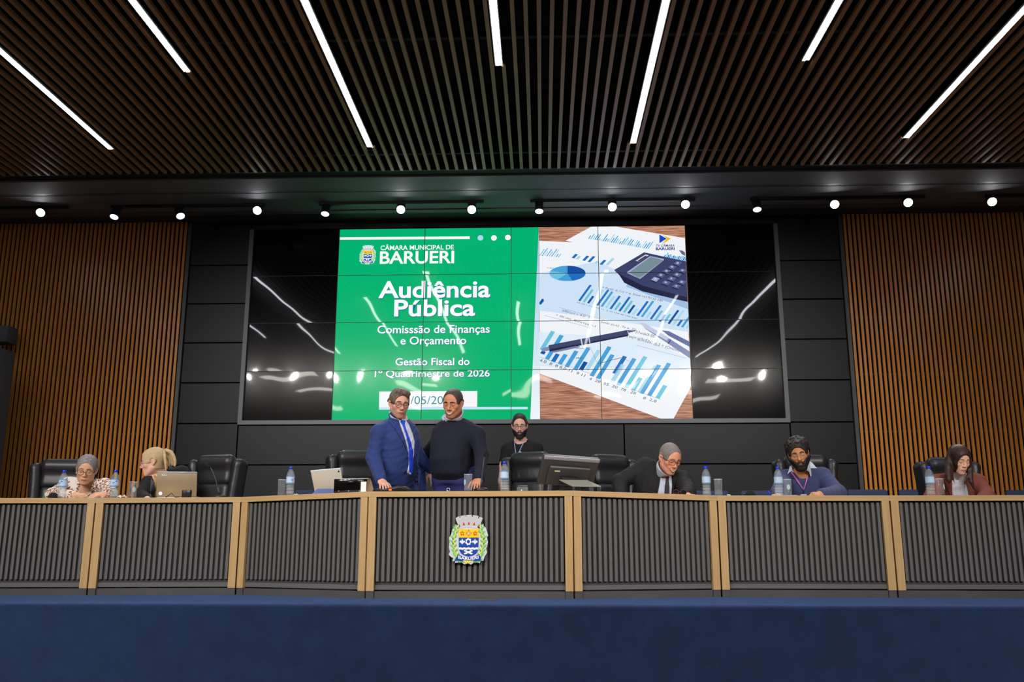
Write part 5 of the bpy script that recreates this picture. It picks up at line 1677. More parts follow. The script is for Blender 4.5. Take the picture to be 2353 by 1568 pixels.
def glasses(H, root, m, r=.0016, hw=.0245, hh=.019, sq=2.6, z=-.004, y=-.103, temple=None, lensm=None, gap=.0335):
    fr = MB()
    tops = []
    lens = []
    for s_ in (-1, 1):
        pts = []
        for k in range(28):
            a = 2 * PI * k / 28
            cx, cz = math.cos(a), math.sin(a)
            q = (abs(cx) ** sq + abs(cz) ** sq) ** (-1 / sq)
            xx = s_ * gap + hw * cx * q
            pts.append(tuple(H.w((xx, y + (abs(xx) - .012) ** 2 * 5.5, z + hh * cz * q))))
        fr.tube(pts, r * H.s, 6, closed=True)
        lm = MB(); lm.add(pts, [tuple(range(28))]); lens.append(lm)
    fr.tube([H.w((-.0105, y - .001, z + .006)), H.w((0, y - .004, z + .009)), H.w((.0105, y - .001, z + .006))], r * H.s, 6)
    g = pbuild(fr, 'eyeglasses', m, root)
    for lm in lens:
        o = pbuild(lm, 'lens', lensm or M_lens, root); sub(o, g); o.matrix_parent_inverse = Matrix.Identity(4); o.matrix_parent_inverse = g.matrix_parent_inverse.inverted() @ o.matrix_parent_inverse if False else Matrix.Identity(4)
    for s_ in (-1, 1):
        tb = MB(); tb.tube([H.w((s_ * (gap + hw * .98), y + .012, z + .007)), H.w((s_ * .070, -.066, z + .008)), H.w((s_ * .080, -.02, z + .006)), H.w((s_ * .081, .012, z + .002)), H.w((s_ * .078, .028, z - .012))], r * H.s, 6)
        o = pbuild(tb, 'temple', temple or m, root); sub(o, g); o.matrix_parent_inverse = Matrix.Identity(4)
    return g

def hand(F, w, tip, nrm, thumb, curl=(25, 35, 20), s=1.0, spread=0.06, tcurl=0.5):
    """palm from the wrist w towards tip; nrm = outward normal of the back of the hand; thumb = side vector"""
    w = V3(w); U = V3(tip) - w; U /= np.linalg.norm(U)
    N = V3(nrm); N = N - U * (N @ U); N /= np.linalg.norm(N)
    T = np.cross(N, U); T = T if T @ V3(thumb) > 0 else -T
    F.cap(w - U * .03 * s, w + U * .02 * s, .026 * s, .025 * s, .02)
    Q = np.stack([U, T, N], 1)
    F.ell(w + U * .052 * s, (.050 * s, .041 * s, .017 * s), Q, .012)
    ln = [.070, .080, .076, .060]
    for i in range(4):
        o = (0.030 - 0.0195 * i) * s
        k0 = w + U * (.088 - .004 * abs(i - 1.3)) * s + T * o
        F.cap(w + U * .05 * s + T * o * .8, k0, .011 * s, .0098 * s, .008)
        a = 0; p = k0; sd = spread * (1.2 - i * .8)
        for frac, c, r0, r1 in ((.46, curl[0], .0092, .0082), (.31, curl[1], .0082, .0074), (.25, curl[2], .0074, .0062)):
            a += R(c + 2 * i)
            d = (U * math.cos(a) - N * math.sin(a)) + T * sd
            d /= np.linalg.norm(d)
            q = p + d * ln[i] * frac * s
            F.cap(p, q, r0 * s, r1 * s, .003); p = q
    b = w + U * .022 * s + T * .026 * s - N * .006 * s
    d1 = U * .62 + T * .72 - N * .25; d1 /= np.linalg.norm(d1)
    d2 = U * .90 + T * (.42 - tcurl * .4) - N * .30; d2 /= np.linalg.norm(d2)
    p1 = b + d1 * .040 * s; p2 = p1 + d2 * .032 * s; p3 = p2 + (d2 - N * .2) / np.linalg.norm(d2 - N * .2) * .024 * s
    F.cap(b, p1, .015 * s, .0108 * s, .012); F.cap(p1, p2, .0105 * s, .0092 * s, .004); F.cap(p2, p3, .0092 * s, .0074 * s, .003)
    c = w + U * .09 * s
    return (c - .125 * s, c + .125 * s, .0048)

class Body:
    """joints in room coordinates; R = image left (the person's right)"""
    def __init__(s, **k):
        s.bw = k.pop('bw', 1.0); s.bd = k.pop('bd', 1.0); s.belly = k.pop('belly', 0.0); s.fem = k.pop('fem', False)
        s.stand = k.pop('stand', False); s.armr = k.pop('armr', 1.0)
        for a, b in k.items(): setattr(s, a, V3(b))
        s.U = s.shL - s.shR; s.U = s.U / np.linalg.norm(s.U)
        Uh = np.array([s.U[0], s.U[1], 0]); Uh /= np.linalg.norm(Uh)
        s.Uh = Uh; s.fwd = np.array([Uh[1], -Uh[0], 0])
        s.shw = np.linalg.norm(s.shL - s.shR) / 2
        hp = .09
        s.hipR = s.pelv - Uh * hp; s.hipL = s.pelv + Uh * hp
        if s.stand:
            s.kneR = s.hipR * np.array([1, 1, 0]) + np.array([0, 0, .50]) + s.fwd * .02 - Uh * .01; s.kneL = s.hipL * np.array([1, 1, 0]) + np.array([0, 0, .50]) + s.fwd * .02 + Uh * .01
            s.ankR = s.kneR * np.array([1, 1, 0]) + np.array([0, 0, .085]) - s.fwd * .05; s.ankL = s.kneL * np.array([1, 1, 0]) + np.array([0, 0, .085]) - s.fwd * .05
        else:
            f = np.array([0, -1.0, 0])
            s.kneR = s.hipR + f * .42 + np.array([-.03, 0, 0]); s.kneL = s.hipL + f * .42 + np.array([.03, 0, 0]); s.kneR[2] = s.kneL[2] = .50
            s.ankR = s.kneR + f * .02; s.ankL = s.kneL + f * .02; s.ankR[2] = s.ankL[2] = .085
    def torso(s, F, t=0.0, k=.03, low=-.05, top=1.0, ex=2.4):
        w, d = s.bw, s.bd; sh = s.shw; b = s.belly
        W_ = lambda x: x * w + t; D_ = lambda x: x * d + t
        if s.fem: st = [(low, W_(.165), D_(.115)), (.12, W_(.165), D_(.115)), (.36, W_(.125), D_(.095)), (.68, W_(.145), D_(.12), 0, -.012), (.86, min(W_(.150), sh + t), D_(.088)), (.96, sh * .70 + t * .8, D_(.062)), (top, .055 + t * .5, .055 + t * .5)]
        else: st = [(low, W_(.160), D_(.112)), (.12, W_(.165), D_(.118 + b * .7), 0, -b * .5), (.36, W_(.160), D_(.112 + b), 0, -b * .6), (.66, W_(.175), D_(.125 + b * .2), 0, -.005), (.84, min(W_(.180), sh + t), D_(.100)), (.95, sh * .74 + t * .8, D_(.072)), (top, .062 + t * .5, .062 + t * .5)]
        F.loft(s.pelv, s.neck, s.U, st, ex, k)
        r = (.050 if not s.fem else .042)
        for p in (s.shR, s.shL):
            m = s.neck * .62 + p * .38 - np.array([0, 0, .012])
            F.cap(m, p, r * .8 + t, r * 1.12 + t, .04)
            F.cap(s.neck + (p - s.neck) * .24 + np.array([0, 0, .022]), p + np.array([0, 0, -.006]), r * .62 + t * .8, r * .95 + t, .03)
    def arm(s, F, side, t=0.0, to=1.0, k=.025):
        a, b, c = getattr(s, 'sh' + side), getattr(s, 'el' + side), getattr(s, 'wr' + side)
        q = s.armr * (0.86 if s.fem else 1.0)
        F.cap(a, b, .053 * q + t, .042 * q + t, k)
        if to > 0:
            e = b + (c - b) * to
            F.cap(b, e, .042 * q + t, (.042 - .014 * to) * q + t * .9, k)
    def legs(s, F, t=0.0, k=.03, lo=1.0):
        for h, n, a in ((s.hipR, s.kneR, s.ankR), (s.hipL, s.kneL, s.ankL)):
            F.cap(h, n, .082 + t, .056 + t, k); F.cap(n, n + (a - n) * lo, .054 + t, .038 + t, k)
    def feet(s, F, t=0.0):
        for a in (s.ankR, s.ankL):
            g = s.fwd if s.stand else np.array([0, -1.0, 0])
            p = a.copy(); p[2] = .045 + t
            F.cap(p - g * .04, p + g * .14, .040 + t, .034 + t, .02)
def new_person(b, label):
    return empty('person', (float(b.pelv[0]), float(b.pelv[1]), 0.0), 0, label, 'person')
def make_body(b, H, root, skinc, name, headkw, colkw, hands=(), neckr=.056, headfn=None):
    F = Field()
    head_shape(F, H, **headkw)
    nb = b.neck
    F.cap(H.w((0, .022, -.045)), nb + np.array([0, 0, .005]), neckr, neckr * 1.06, .025)
    if headfn: headfn(F)
    HF = F.pr[:]
    b.torso(F); b.arm(F, 'R'); b.arm(F, 'L'); b.legs(F); b.feet(F, -.008)
    fine = [H.fine()]
    for h in hands: fine.append(hand(F, *h[0], **h[1]))
    m = skin_mat(name, skinc)
    o = F.obj('body', m, root, .014, fine, 1, face_col(H, skinc, **colkw))
    G = Field(); G.pr = HF
    return F, G
def shell(HF, t, cuts, adds=(), k=.004):
    """a layer of thickness t over the head field, trimmed by cuts"""
    G = Field()
    lo, hi = HF.bounds()
    G._add(lambda X, Y, Z: HF.eval(X, Y, Z) - t, lo - t, hi + t, k, 'u')
    for f in adds: f(G)
    for f in cuts: f(G)
    return G
def hair_mat(name, c, rough=0.5, two=None, amt=.45, st=(1, 1, 1), sc=90):
    return mat('hair ' + name, c, rough, spec=.35, noise=(sc, amt), bump=(sc * 1.6, .5, .004), stretch=st, two=two)
def cutbelow(H, z, y0=None):
    """remove everything below local height z"""
    return lambda G: H.box(G, (0, 0, z - .3), (.4, .4, .3), .004, .006, 's')
def facecut(H, c, r, k=.006): return lambda G: H.ell(G, c, r, k, 's')
def boxcut(H, c, h, k=.006, rot=None, rad=.006): return lambda G: H.box(G, c, h, rad, k, 's', rot)
HR = dict(step=.006)

# ======== the man in the blue suit
M_suit = mat('blue suit cloth', (28, 51, 112), 0.75, noise=(160, .10), bump=(500, .15, .002), sheen=.1)
M_suitd = mat('dark suit lining', (20, 24, 36), 0.7)
M_shirtw = mat('pale shirt cloth', (206, 210, 226), 0.7, noise=(14, .08))
M_tie = mat('royal blue tie', (30, 66, 205), 0.5)
b = Body(neck=at(920, 964, 7.76), pelv=at(905, 1097, 7.80), shR=at(873, 996, 7.64), shL=at(938, 997, 7.86), elR=at(858, 1052, 7.60), elL=at(961, 1050, 7.96),
         wrR=at(876, 1105, 7.36), wrL=at(994, 1082, 8.02), stand=True, bw=1.02, bd=1.05, belly=.02, armr=1.08)
H = Head(at(917, 926, 7.66), 1.04, 27, 17, 1)
P_A = new_person(b, 'person in a blue suit, bright blue tie and glasses, standing and looking down')
FA, HA = make_body(b, H, P_A, (226, 168, 146), 'fair', dict(smile=.2, full=1.04, jaw=1.06), dict(stub=((120, 92, 80), .45), red=.5),
   [((b.wrR, b.wrR + np.array([.06, -.14, -.055]), (0.1, -.2, 1), (1, 0, 0)), dict(curl=(10, 16, 12))), ((b.wrL, b.wrL + np.array([.03, -.02, -.12]), (.3, -1, 0), (-1, 0, 0)), dict(curl=(20, 25, 20)))])
F = Field(); b.torso(F, .024, low=-.14); b.arm(F, 'R', .019, .96); b.arm(F, 'L', .017, .93)
F.half(b.neck + np.array([0, 0, .012]), (0, 0, 1), b.neck - .3, b.neck + .3, .01)
F.cap(b.neck, b.neck + np.array([0, 0, .2]), .060, .062, .008, 's'); F.mod = wr(.0065, .085, 4, (1, 1, 1.6))
SA = F
F.obj('suit_jacket', M_suit, P_A, .010)
px = lambda pts, ox=820, oy=870, z=5.806: [(ox + x / z, oy + y / z) for x, y in pts]
mb = drape_px(SA, px([(470, 450), (560, 560), (600, 700), (640, 830), (672, 960), (694, 1060), (690, 1160), (668, 1268), (726, 1284), (745, 1150), (764, 1000), (768, 905), (774, 850), (740, 720), (690, 600), (650, 545), (600, 540)]), .002, .005)
sh = pbuild(mb, 'shirt', M_shirtw, P_A)
mb = drape_px(SA, px([(578, 580), (600, 550), (640, 545), (650, 575), (636, 612), (672, 720), (722, 850), (752, 980), (752, 1225), (732, 1282), (700, 1230), (694, 1060), (690, 900), (650, 740), (606, 620)]), .007, .006)
pbuild(mb, 'tie', M_tie, P_A)
mb = drape_px(SA, px([(690, 1260), (740, 1270), (762, 1060), (775, 1000), (810, 1100), (815, 1300), (822, 1500), (640, 1500), (668, 1280)]), .0015, .004)
pbuild(mb, 'trousers_front', mat('suit trousers', (24, 36, 76), .8), P_A)
mb = drape_px(SA, px([(455, 445), (420, 480), (440, 545), (425, 570), (500, 660), (590, 800), (650, 920), (690, 1030), (676, 940), (640, 800), (600, 690), (560, 580), (500, 500)]), .009, .008)
pbuild(mb, 'lapel', M_suit, P_A)
mb = drape_px(SA, px([(655, 548), (700, 610), (745, 720), (785, 860), (800, 800), (780, 700), (760, 640), (720, 590), (670, 556)]), .009, .008)
pbuild(mb, 'lapel', M_suit, P_A)
mb = drape_px(SA, px([(775, 640), (800, 800), (870, 920), (900, 1080), (930, 1500), (830, 1500), (815, 1250), (770, 1000), (775, 850), (768, 740)]), .010, .010)
pbuild(mb, 'jacket_front_panel', M_suit, P_A)
mb = MB()
for bx, by in ((664, 1062), (644, 1248)):
    drape_px(SA, [(820 + (bx + 15 * math.cos(a)) / 5.806, 870 + (by + 15 * math.sin(a)) / 5.806) for a in [2 * PI * k / 10 for k in range(10)]], .006, .004, mb)
    pbuild(mb, 'button', mat('dark button', (30, 32, 40), .4), P_A); mb = MB()
F = Field(); F.cap(b.neck - np.array([0, 0, .035]), H.w((0, .018, -.085)), .076, .072, .01); F.cap(b.neck - np.array([0, 0, .08]), H.w((0, .018, -.07)), .064, .0605, .004, 's')
F.half(H.w((0, 0, -.114)), H.w((0, -.4, .9)) - H.w((0, 0, 0)), b.neck - .4, b.neck + .4, .003)
F.obj('shirt_collar', M_shirtw, P_A, .0042)
F = Field(); b.legs(F, .022, lo=.97); F.cap(b.hipR, b.hipL, .105, None, .05); F.obj('trousers', MATS['suit trousers'], P_A, .016)
F = Field(); b.feet(F, .004); F.obj('shoes', M_blk, P_A, .014)
hm = hair_mat('brown grey', (78, 64, 54), two=(124, 108, 94), st=(1, .4, .6))
G = shell(HA, .008, [facecut(H, (0, -.125, -.010), (.073, .104, .094)), facecut(H, (0, -.09, -.03), (.066, .08, .05)), boxcut(H, (0, -.04, -.07), (.2, .075, .06)), boxcut(H, (0, .1, -.15), (.2, .14, .10)), lambda G: [H.ell(G, (x * .082, .008, -.016), (.02, .028, .032), .006, 's') for x in (-1, 1)]],
  [lambda G: H.ell(G, (.006, -.035, .096), (.058, .062, .030), .02), lambda G: H.ell(G, (-.02, -.055, .106), (.03, .03, .02), .02), lambda G: H.ell(G, (.035, -.06, .088), (.034, .03, .022), .02)])
G.mod = wr(.004, .03, 11, (1.6, .5, 1)); G.obj('hair', hm, P_A, fine=[], step=.005)
face_marks(HA, H, P_A, None, hair_mat('brow brown', (86, 64, 52)), smile=.2)
glasses(H, P_A, mat('black spectacle frame', (22, 20, 22), .3), r=.0019, hw=.0225, hh=.0195, sq=2.3)

# ======== the man in the navy sweater
M_knit = mat('dark navy knit', (18, 22, 40), 0.9, noise=(220, .15), bump=(600, .25, .002), sheen=.02)
M_tr = mat('indigo trousers', (52, 52, 112), 0.8, noise=(200, .1))
b = Body(neck=at(1041, 963, 7.90), pelv=at(1045, 1100, 7.98), shR=at(1019, 998, 7.98), shL=at(1095, 999, 7.84), elR=at(984, 1042, 8.06), elL=at(1107, 1046, 7.78),
         wrR=at(956, 1052, 8.02), wrL=at(1101, 1101, 7.52), stand=True, bw=1.03, bd=1.15, belly=.05, armr=1.08)
H = Head(at(1041, 926, 7.76), 1.04, -17, 20, 4)
P_B = new_person(b, 'person in a dark navy sweater over a white collar, standing, smiling and looking down')
FB, HB = make_body(b, H, P_B, (200, 138, 104), 'tan', dict(smile=1.0, full=1.08, jaw=1.1, nose=1.1), dict(stub=((92, 70, 60), .25), lip=(140, 76, 68), red=.15),
   [((b.wrL, b.wrL + np.array([-.02, -.13, -.06]), (0, -.3, 1), (-1, 0, 0)), dict(curl=(15, 25, 20), s=1.05)), ((b.wrR, b.wrR + np.array([-.14, .02, -.02]), (0, 1, .3), (0, -.2, 1)), dict(curl=(15, 20, 15)))], neckr=.062)
F = Field(); b.torso(F, .020, low=-.02); b.arm(F, 'R', .015, .95); b.arm(F, 'L', .015, .95)
F.cap(b.wrL, b.wrL + (b.elL - b.wrL) * .14, .046, .047, .012)
F.half(b.neck + np.array([0, 0, .010]), (0, -.25, 1), b.neck - .3, b.neck + .3, .012)
F.cap(b.neck + np.array([0, -.02, -.02]), b.neck + np.array([0, -.03, .2]), .058, .075, .01, 's'); F.mod = wr(.005, .13, 8, (1, 1, 1.3))
SB = F; F.obj('sweater', M_knit, P_B, .010)
F = Field(); F.cap(b.neck - np.array([0, 0, .03]), H.w((0, .02, -.080)), .082, .079, .01); F.cap(b.neck - np.array([0, 0, .08]), H.w((0, .02, -.06)), .070, .067, .004, 's')
F.half(H.w((0, 0, -.114)), H.w((0, -.5, .85)) - H.w((0, 0, 0)), b.neck - .4, b.neck + .4, .003)
F.ell(H.w((0, -.10, -.15)), (.035, .06, .05), H.R, .004, 's')
CB_ = F; F.obj('shirt_collar', M_shirtw, P_B, .0042)
mb = drape_px(SB, px([(1180, 470), (1150, 490), (1130, 520), (1152, 570), (1172, 545), (1215, 545), (1185, 510)]), .010, .008)
pbuild(mb, 'collar_wing', M_shirtw, P_B)
mb = drape_px(SB, px([(1400, 400), (1432, 440), (1400, 500), (1352, 552), (1332, 510), (1290, 540), (1340, 490)]), .010, .008)
pbuild(mb, 'collar_wing', M_shirtw, P_B)
F = Field(); b.legs(F, .024, lo=.97); F.cap(b.hipR, b.hipL, .125, None, .05); F.loft(b.pelv + np.array([0, 0, -.05]), b.pelv + np.array([0, 0, .10]), b.U, [(0, .185, .15), (1, .188, .165, 0, -.02)], 2.4, .04); F.obj('trousers', M_tr, P_B, .014)
F = Field(); b.feet(F, .004); F.obj('shoes', M_blk, P_B, .014)
G = shell(HB, .0045, [facecut(H, (0, -.125, -.005), (.076, .115, .108)), boxcut(H, (0, -.05, -.08), (.2, .078, .075)), boxcut(H, (0, .1, -.15), (.2, .14, .10)), lambda G: [H.ell(G, (x * .082, .006, -.016), (.02, .03, .034), .006, 's') for x in (-1, 1)]])
G.obj('hair', hair_mat('short dark', (52, 42, 38), two=(84, 74, 68)), P_B, step=.005)
face_marks(HB, H, P_B, None, hair_mat('brow dark', (40, 30, 26)), smile=1.0, teeth=True, bw=.0085)

# ======== the man in the black T-shirt, behind
M_tee = mat('black T-shirt cotton', (16, 17, 20), 0.9, noise=(30, .15))
b = Body(neck=at(1196, 1016, 9.32), pelv=at(1198, 1124, 9.34), shR=at(1168, 1034, 9.32), shL=at(1232, 1032, 9.32), elR=at(1157, 1072, 9.30), elL=at(1244, 1074, 9.30),
         wrR=at(1151, 1108, 9.15), wrL=at(1238, 1112, 9.10), stand=True, bw=.98, bd=1.0)
H = Head(at(1194, 977, 9.24), 1.0, 1, 17, 0)
P_C = new_person(b, 'person in a black T-shirt with beard, glasses and a lanyard, standing behind a chair')
FC, HC = make_body(b, H, P_C, (220, 172, 150), 'light', dict(), dict(lip=(150, 90, 84), red=.2),
   [((b.wrR, b.wrR + np.array([0, -.08, -.12]), (-1, -.3, .2), (0, -1, 0)), dict(curl=(20, 25, 20))), ((b.wrL, b.wrL + np.array([0, -.12, -.08]), (.6, -.3, .7), (-1, 0, 0)), dict())])
F = Field(); b.torso(F, .014, low=-.06); b.arm(F, 'R', .018, 0); b.arm(F, 'L', .018, 0)
F.half(b.elR + (b.shR - b.elR) * .22, b.elR - b.shR, b.elR - .13, b.elR + np.array([.075, .13, .12]), .003); F.half(b.elL + (b.shL - b.elL) * .22, b.elL - b.shL, b.elL - np.array([.075, .13, .12]), b.elL + .13, .003)
F.cap(b.neck + np.array([0, -.02, -.005]), b.neck + np.array([0, -.02, .2]), .062, .085, .006, 's'); F.mod = wr(.004, .12, 5)
SC_ = F; F.obj('t_shirt', M_tee, P_C, .011)
F = Field(); b.legs(F, .02, lo=.97); F.cap(b.hipR, b.hipL, .10, None, .05); F.obj('trousers', M_tee, P_C, .018)
F = Field(); b.feet(F, .004); F.obj('shoes', M_blk, P_C, .016)
pz = lambda pts: [(1130 + x / 7.843, 940 + y / 7.843) for x, y in pts]
mb = drape_px(SC_, stroke(pz([(402, 545), (412, 640), (424, 740), (436, 835)]), 2.0), .004, .004, L=3)
drape_px(SC_, stroke(pz([(618, 530), (590, 575), (545, 660), (498, 772)]), 2.0), .004, .004, mb, L=3)
pbuild(mb, 'lanyard', mat('white blue lanyard', (176, 186, 214), .6, noise=(160, .6), two=(60, 74, 140)), P_C)
mb = drape_px(SC_, pz([(480, 775), (520, 765), (556, 800), (556, 900), (462, 900), (468, 820)]), .006, .004)
pbuild(mb, 'badge', mat('pale badge', (196, 190, 206), .4), P_C)
hd = hair_mat('dark brown', (40, 33, 31), two=(62, 51, 46))
G = shell(HC, .0045, [facecut(H, (0, -.125, -.008), (.079, .116, .102)), boxcut(H, (0, -.05, -.08), (.2, .072, .06)), boxcut(H, (0, .1, -.15), (.2, .14, .10)), lambda G: [H.ell(G, (x * .082, .010, -.018), (.02, .024, .03), .006, 's') for x in (-1, 1)]],
  [lambda G: H.ell(G, (0, -.01, .080), (.060, .075, .036), .02)])
G.obj('hair', hd, P_C, step=.005)
def beard(HF, H, root, m, t=.009, top=-.038, fullness=1.0, mous=True, low=-.022, step=.005):
    G = Field(); lo, hi = HF.bounds()
    G._add(lambda X, Y, Z: HF.eval(X, Y, Z) - t * H.s, lo, hi, .004, 'u')
    H.ell(G, (0, -.078, -.118), (.035 * fullness, .022 * fullness, .020 * fullness), .02)
    H.box(G, (0, -.0, top + .30), (.4, .4, .30), .004, .008, 's')                      # nothing above the cheeks
    H.ell(G, (0, -.105, -.020), (.061, .086, .043), .010, 's')                          # cheeks and nose stay bare
    H.box(G, (0, .26, -.05), (.3, .25, .3), .004, .006, 's')                            # nothing behind the ears
    H.box(G, (0, .03, -.165 - .3), (.3, .4, .30), .004, .006, 's')
    H.ell(G, (0, .02, -.145), (.075, .085, .030), .01, 's')
    H.ell(G, (0, -.105, -.0715), (.0215, .030, .0085), .003, 's')                       # mouth
    G.mod = wr(.003, .02, 3)
    return G.obj('beard', m, root, step)
def moustache(HF, H, root, m):
    mb = MB()
    drape_face(HF, H, [(0, -.0545), (.012, -.051), (.024, -.058), (.030, -.074), (.024, -.076), (.018, -.066), (0, -.0622), (-.018, -.066), (-.024, -.076), (-.030, -.074), (-.024, -.058), (-.012, -.051)], .004, .006, mb)
    pbuild(mb, 'moustache', m, root)
beard(HC, H, P_C, hair_mat('black beard', (30, 26, 26), two=(50, 44, 42)), .008)
moustache(HC, H, P_C, MATS['hair black beard'])
face_marks(HC, H, P_C, None, hd, bw=.007)
glasses(H, P_C, MATS['black spectacle frame'], r=.0015, hw=.0245, hh=.0185, sq=2.6)

# ======== the woman in the floral blouse
def floral():
    m = bpy.data.materials.new('cream blouse with brown leaves'); m.use_nodes = True
    nt = m.node_tree; L = nt.links; bs = nt.nodes['Principled BSDF']; bs.inputs['Roughness'].default_value = .75
    tc = nt.nodes.new('ShaderNodeTexCoord')
    vo = nt.nodes.new('ShaderNodeTexVoronoi'); vo.inputs['Scale'].default_value = 13; vo.feature = 'F1'
    L.new(tc.outputs['Object'], vo.inputs['Vector'])
    sb = nt.nodes.new('ShaderNodeVectorMath'); sb.operation = 'SUBTRACT'
    L.new(tc.outputs['Object'], sb.inputs[0]); L.new(vo.outputs['Position'], sb.inputs[1])
    sx = nt.nodes.new('ShaderNodeSeparateXYZ'); L.new(sb.outputs[0], sx.inputs[0])
    def M(op, a, b_=None):
        n = nt.nodes.new('ShaderNodeMath'); n.operation = op
        for i, q in enumerate((a, b_)):
            if q is None: continue
            if isinstance(q, (int, float)): n.inputs[i].default_value = q
            else: L.new(q, n.inputs[i])
        return n.outputs[0]
    an = M('ARCTAN2', sx.outputs['Z'], sx.outputs['X'])
    rr = M('SQRT', M('ADD', M('MULTIPLY', sx.outputs['X'], sx.outputs['X']), M('MULTIPLY', sx.outputs['Z'], sx.outputs['Z'])))
    pet = M('ABSOLUTE', M('SINE', M('MULTIPLY', an, 3.5)))
    rad = M('ADD', M('MULTIPLY', pet, .036), .006)
    inside = M('LESS_THAN', rr, rad)
    hole = M('GREATER_THAN', rr, .012)
    vein = M('GREATER_THAN', pet, .35)
    f = M('MULTIPLY', M('MULTIPLY', inside, hole), vein)
    mx = nt.nodes.new('ShaderNodeMix'); mx.data_type = 'RGBA'
    mx.inputs['A'].default_value = (*lin((226, 216, 202)), 1); mx.inputs['B'].default_value = (*lin((134, 84, 60)), 1)
    L.new(f, mx.inputs['Factor']); L.new(mx.outputs['Result'], bs.inputs['Base Color'])
    return m
M_floral = floral()
b = Body(neck=at(203, 1117, 7.74), pelv=(at(196, 1130, 8.1)[0], 8.10, .55), shR=at(158, 1115, 7.78), shL=at(241, 1118, 7.70), elR=at(121, 1137, 7.56), elL=at(252, 1132, 7.50),
         wrR=at(173, 1139, 7.30), wrL=at(243, 1136.5, 7.36), fem=True, bw=1.12, bd=1.15)
H = Head(at(199, 1079, 7.63), 1.0, 20, 17, 4)
P_D = new_person(b, 'person in a cream and brown leaf-print blouse with grey tied-back hair, reading papers')
pw = lambda pts: [(60 + x / 9.05, 1010 + y / 9.05) for x, y in pts]
FD, HD = make_body(b, H, P_D, (220, 168, 134), 'olive', dict(fem=True, full=1.05), dict(lip=(166, 96, 84), red=.2),
   [((b.wrR, at(206, 1140.5, 7.22), (0, -.45, 1), (.4, -1, 0)), dict(curl=(22, 34, 22), s=.95)), ((b.wrL, at(212, 1138.0, 7.28), (0, -.6, 1), (-.4, -1, 0)), dict(curl=(20, 32, 22), s=.95))], neckr=.050)
F = Field(); b.torso(F, .020, low=-.06); b.arm(F, 'R', .020, .92); b.arm(F, 'L', .020, .90)
F.cap(b.neck + b.fwd * .03 + np.array([0, 0, -.02]), H.w((0, 0, -.1)), .056, .066, .008, 's')
F.ell(b.neck + b.fwd * .075 + np.array([.005, 0, -.045]), (.036, .06, .085), None, .01, 's'); F.mod = wr(.005, .10, 14)
SD = F; F.obj('blouse', M_floral, P_D, .010)
mb = drape_px(SD, pw([(1095, 780), (1050, 900), (1090, 960), (1150, 900), (1190, 1000), (1215, 1060), (1160, 1010), (1100, 1000), (1040, 960), (1020, 880), (1060, 790)]), .008, .006, L=3)
pbuild(mb, 'blouse_collar', M_floral, P_D)
mb = drape_px(SD, pw([(1440, 800), (1470, 900), (1440, 960), (1400, 900), (1385, 960), (1350, 1060), (1400, 1010), (1460, 990), (1510, 920), (1480, 830)]), .008, .006, L=3)
pbuild(mb, 'blouse_collar', M_floral, P_D)
F = Field(); b.legs(F, .018, lo=.97); F.cap(b.hipR, b.hipL, .10, None, .05); F.obj('trousers', M_blk, P_D, .018)
F = Field(); b.feet(F, .004); F.obj('shoes', M_blk, P_D, .016)
hg = hair_mat('silver grey', (150, 146, 146), two=(104, 100, 102), st=(2.2, .3, .8), sc=70)
G = shell(HD, .006, [facecut(H, (0, -.125, -.012), (.073, .106, .094)), boxcut(H, (0, -.05, -.08), (.2, .072, .064)), boxcut(H, (0, .1, -.165), (.2, .14, .10)), lambda G: [H.ell(G, (x * .082, .010, -.014), (.02, .022, .032), .006, 's') for x in (-1, 1)]],
  [lambda G: H.ell(G, (0, .02, .060), (.076, .088, .062), .02), lambda G: H.ell(G, (.0, .115, .0), (.035, .03, .032), .02)])
G.obj('hair', hg, P_D, step=.005)
face_marks(HD, H, P_D, None, hair_mat('brow grey brown', (104, 82, 72)), bw=.005)
glasses(H, P_D, mat('tortoise frame', (58, 44, 44), .3), r=.0017, hw=.0265, hh=.0215, sq=2.2, z=-.008)
mb = MB(); mb.ball(H.w((-.079, .0, -.040)), .004, 0, 10, 6); pbuild(mb, 'earring', mat('pearl', (236, 230, 226), .3), P_D)

# ======== the blonde woman in profile
M_bj = mat('black jacket cloth', (22, 22, 25), 0.8, noise=(120, .15))
b = Body(neck=at(373, 1096, 7.78), pelv=(at(400, 1130, 8.12)[0], 8.12, .55), shR=at(343, 1112, 7.66), shL=at(417, 1088, 7.98), elR=at(324, 1138, 7.50), elL=at(441, 1122, 7.92),
         wrR=at(338, 1147, 7.30), wrL=at(428, 1146, 7.62), fem=True, bw=1.05, bd=1.05)
H = Head(at(352, 1061, 7.70), .98, -76, 12, 0)
P_E = new_person(b, 'person with blonde pinned-up hair and a black jacket, seen in profile behind the laptop')
FE, HE = make_body(b, H, P_E, (230, 178, 152), 'rosy', dict(fem=True, nose=1.05), dict(lip=(170, 98, 90), red=.3),
   [((b.wrR, b.wrR + np.array([.05, -.12, -.02]), (0, 0, 1), (1, 0, 0)), dict(s=.92)), ((b.wrL, b.wrL + np.array([-.05, -.12, -.02]), (0, 0, 1), (-1, 0, 0)), dict(s=.92))], neckr=.049)
F = Field(); b.torso(F, .022, low=-.06); b.arm(F, 'R', .018, .95); b.arm(F, 'L', .020, .95)
F.cap(b.neck + b.fwd * .02, H.w((0, 0, -.1)), .058, .066, .008, 's'); F.mod = wr(.004, .12, 21)
SE = F; F.obj('jacket', M_bj, P_E, .010)
pe = lambda pts: [(290 + x / 8.114, 1010 + y / 8.114) for x, y in pts]
mb = drape_px(SE, pe([(480, 690), (520, 640), (600, 640), (640, 700), (640, 1100), (530, 1100), (540, 900), (520, 780)]), .002, .004, L=3)
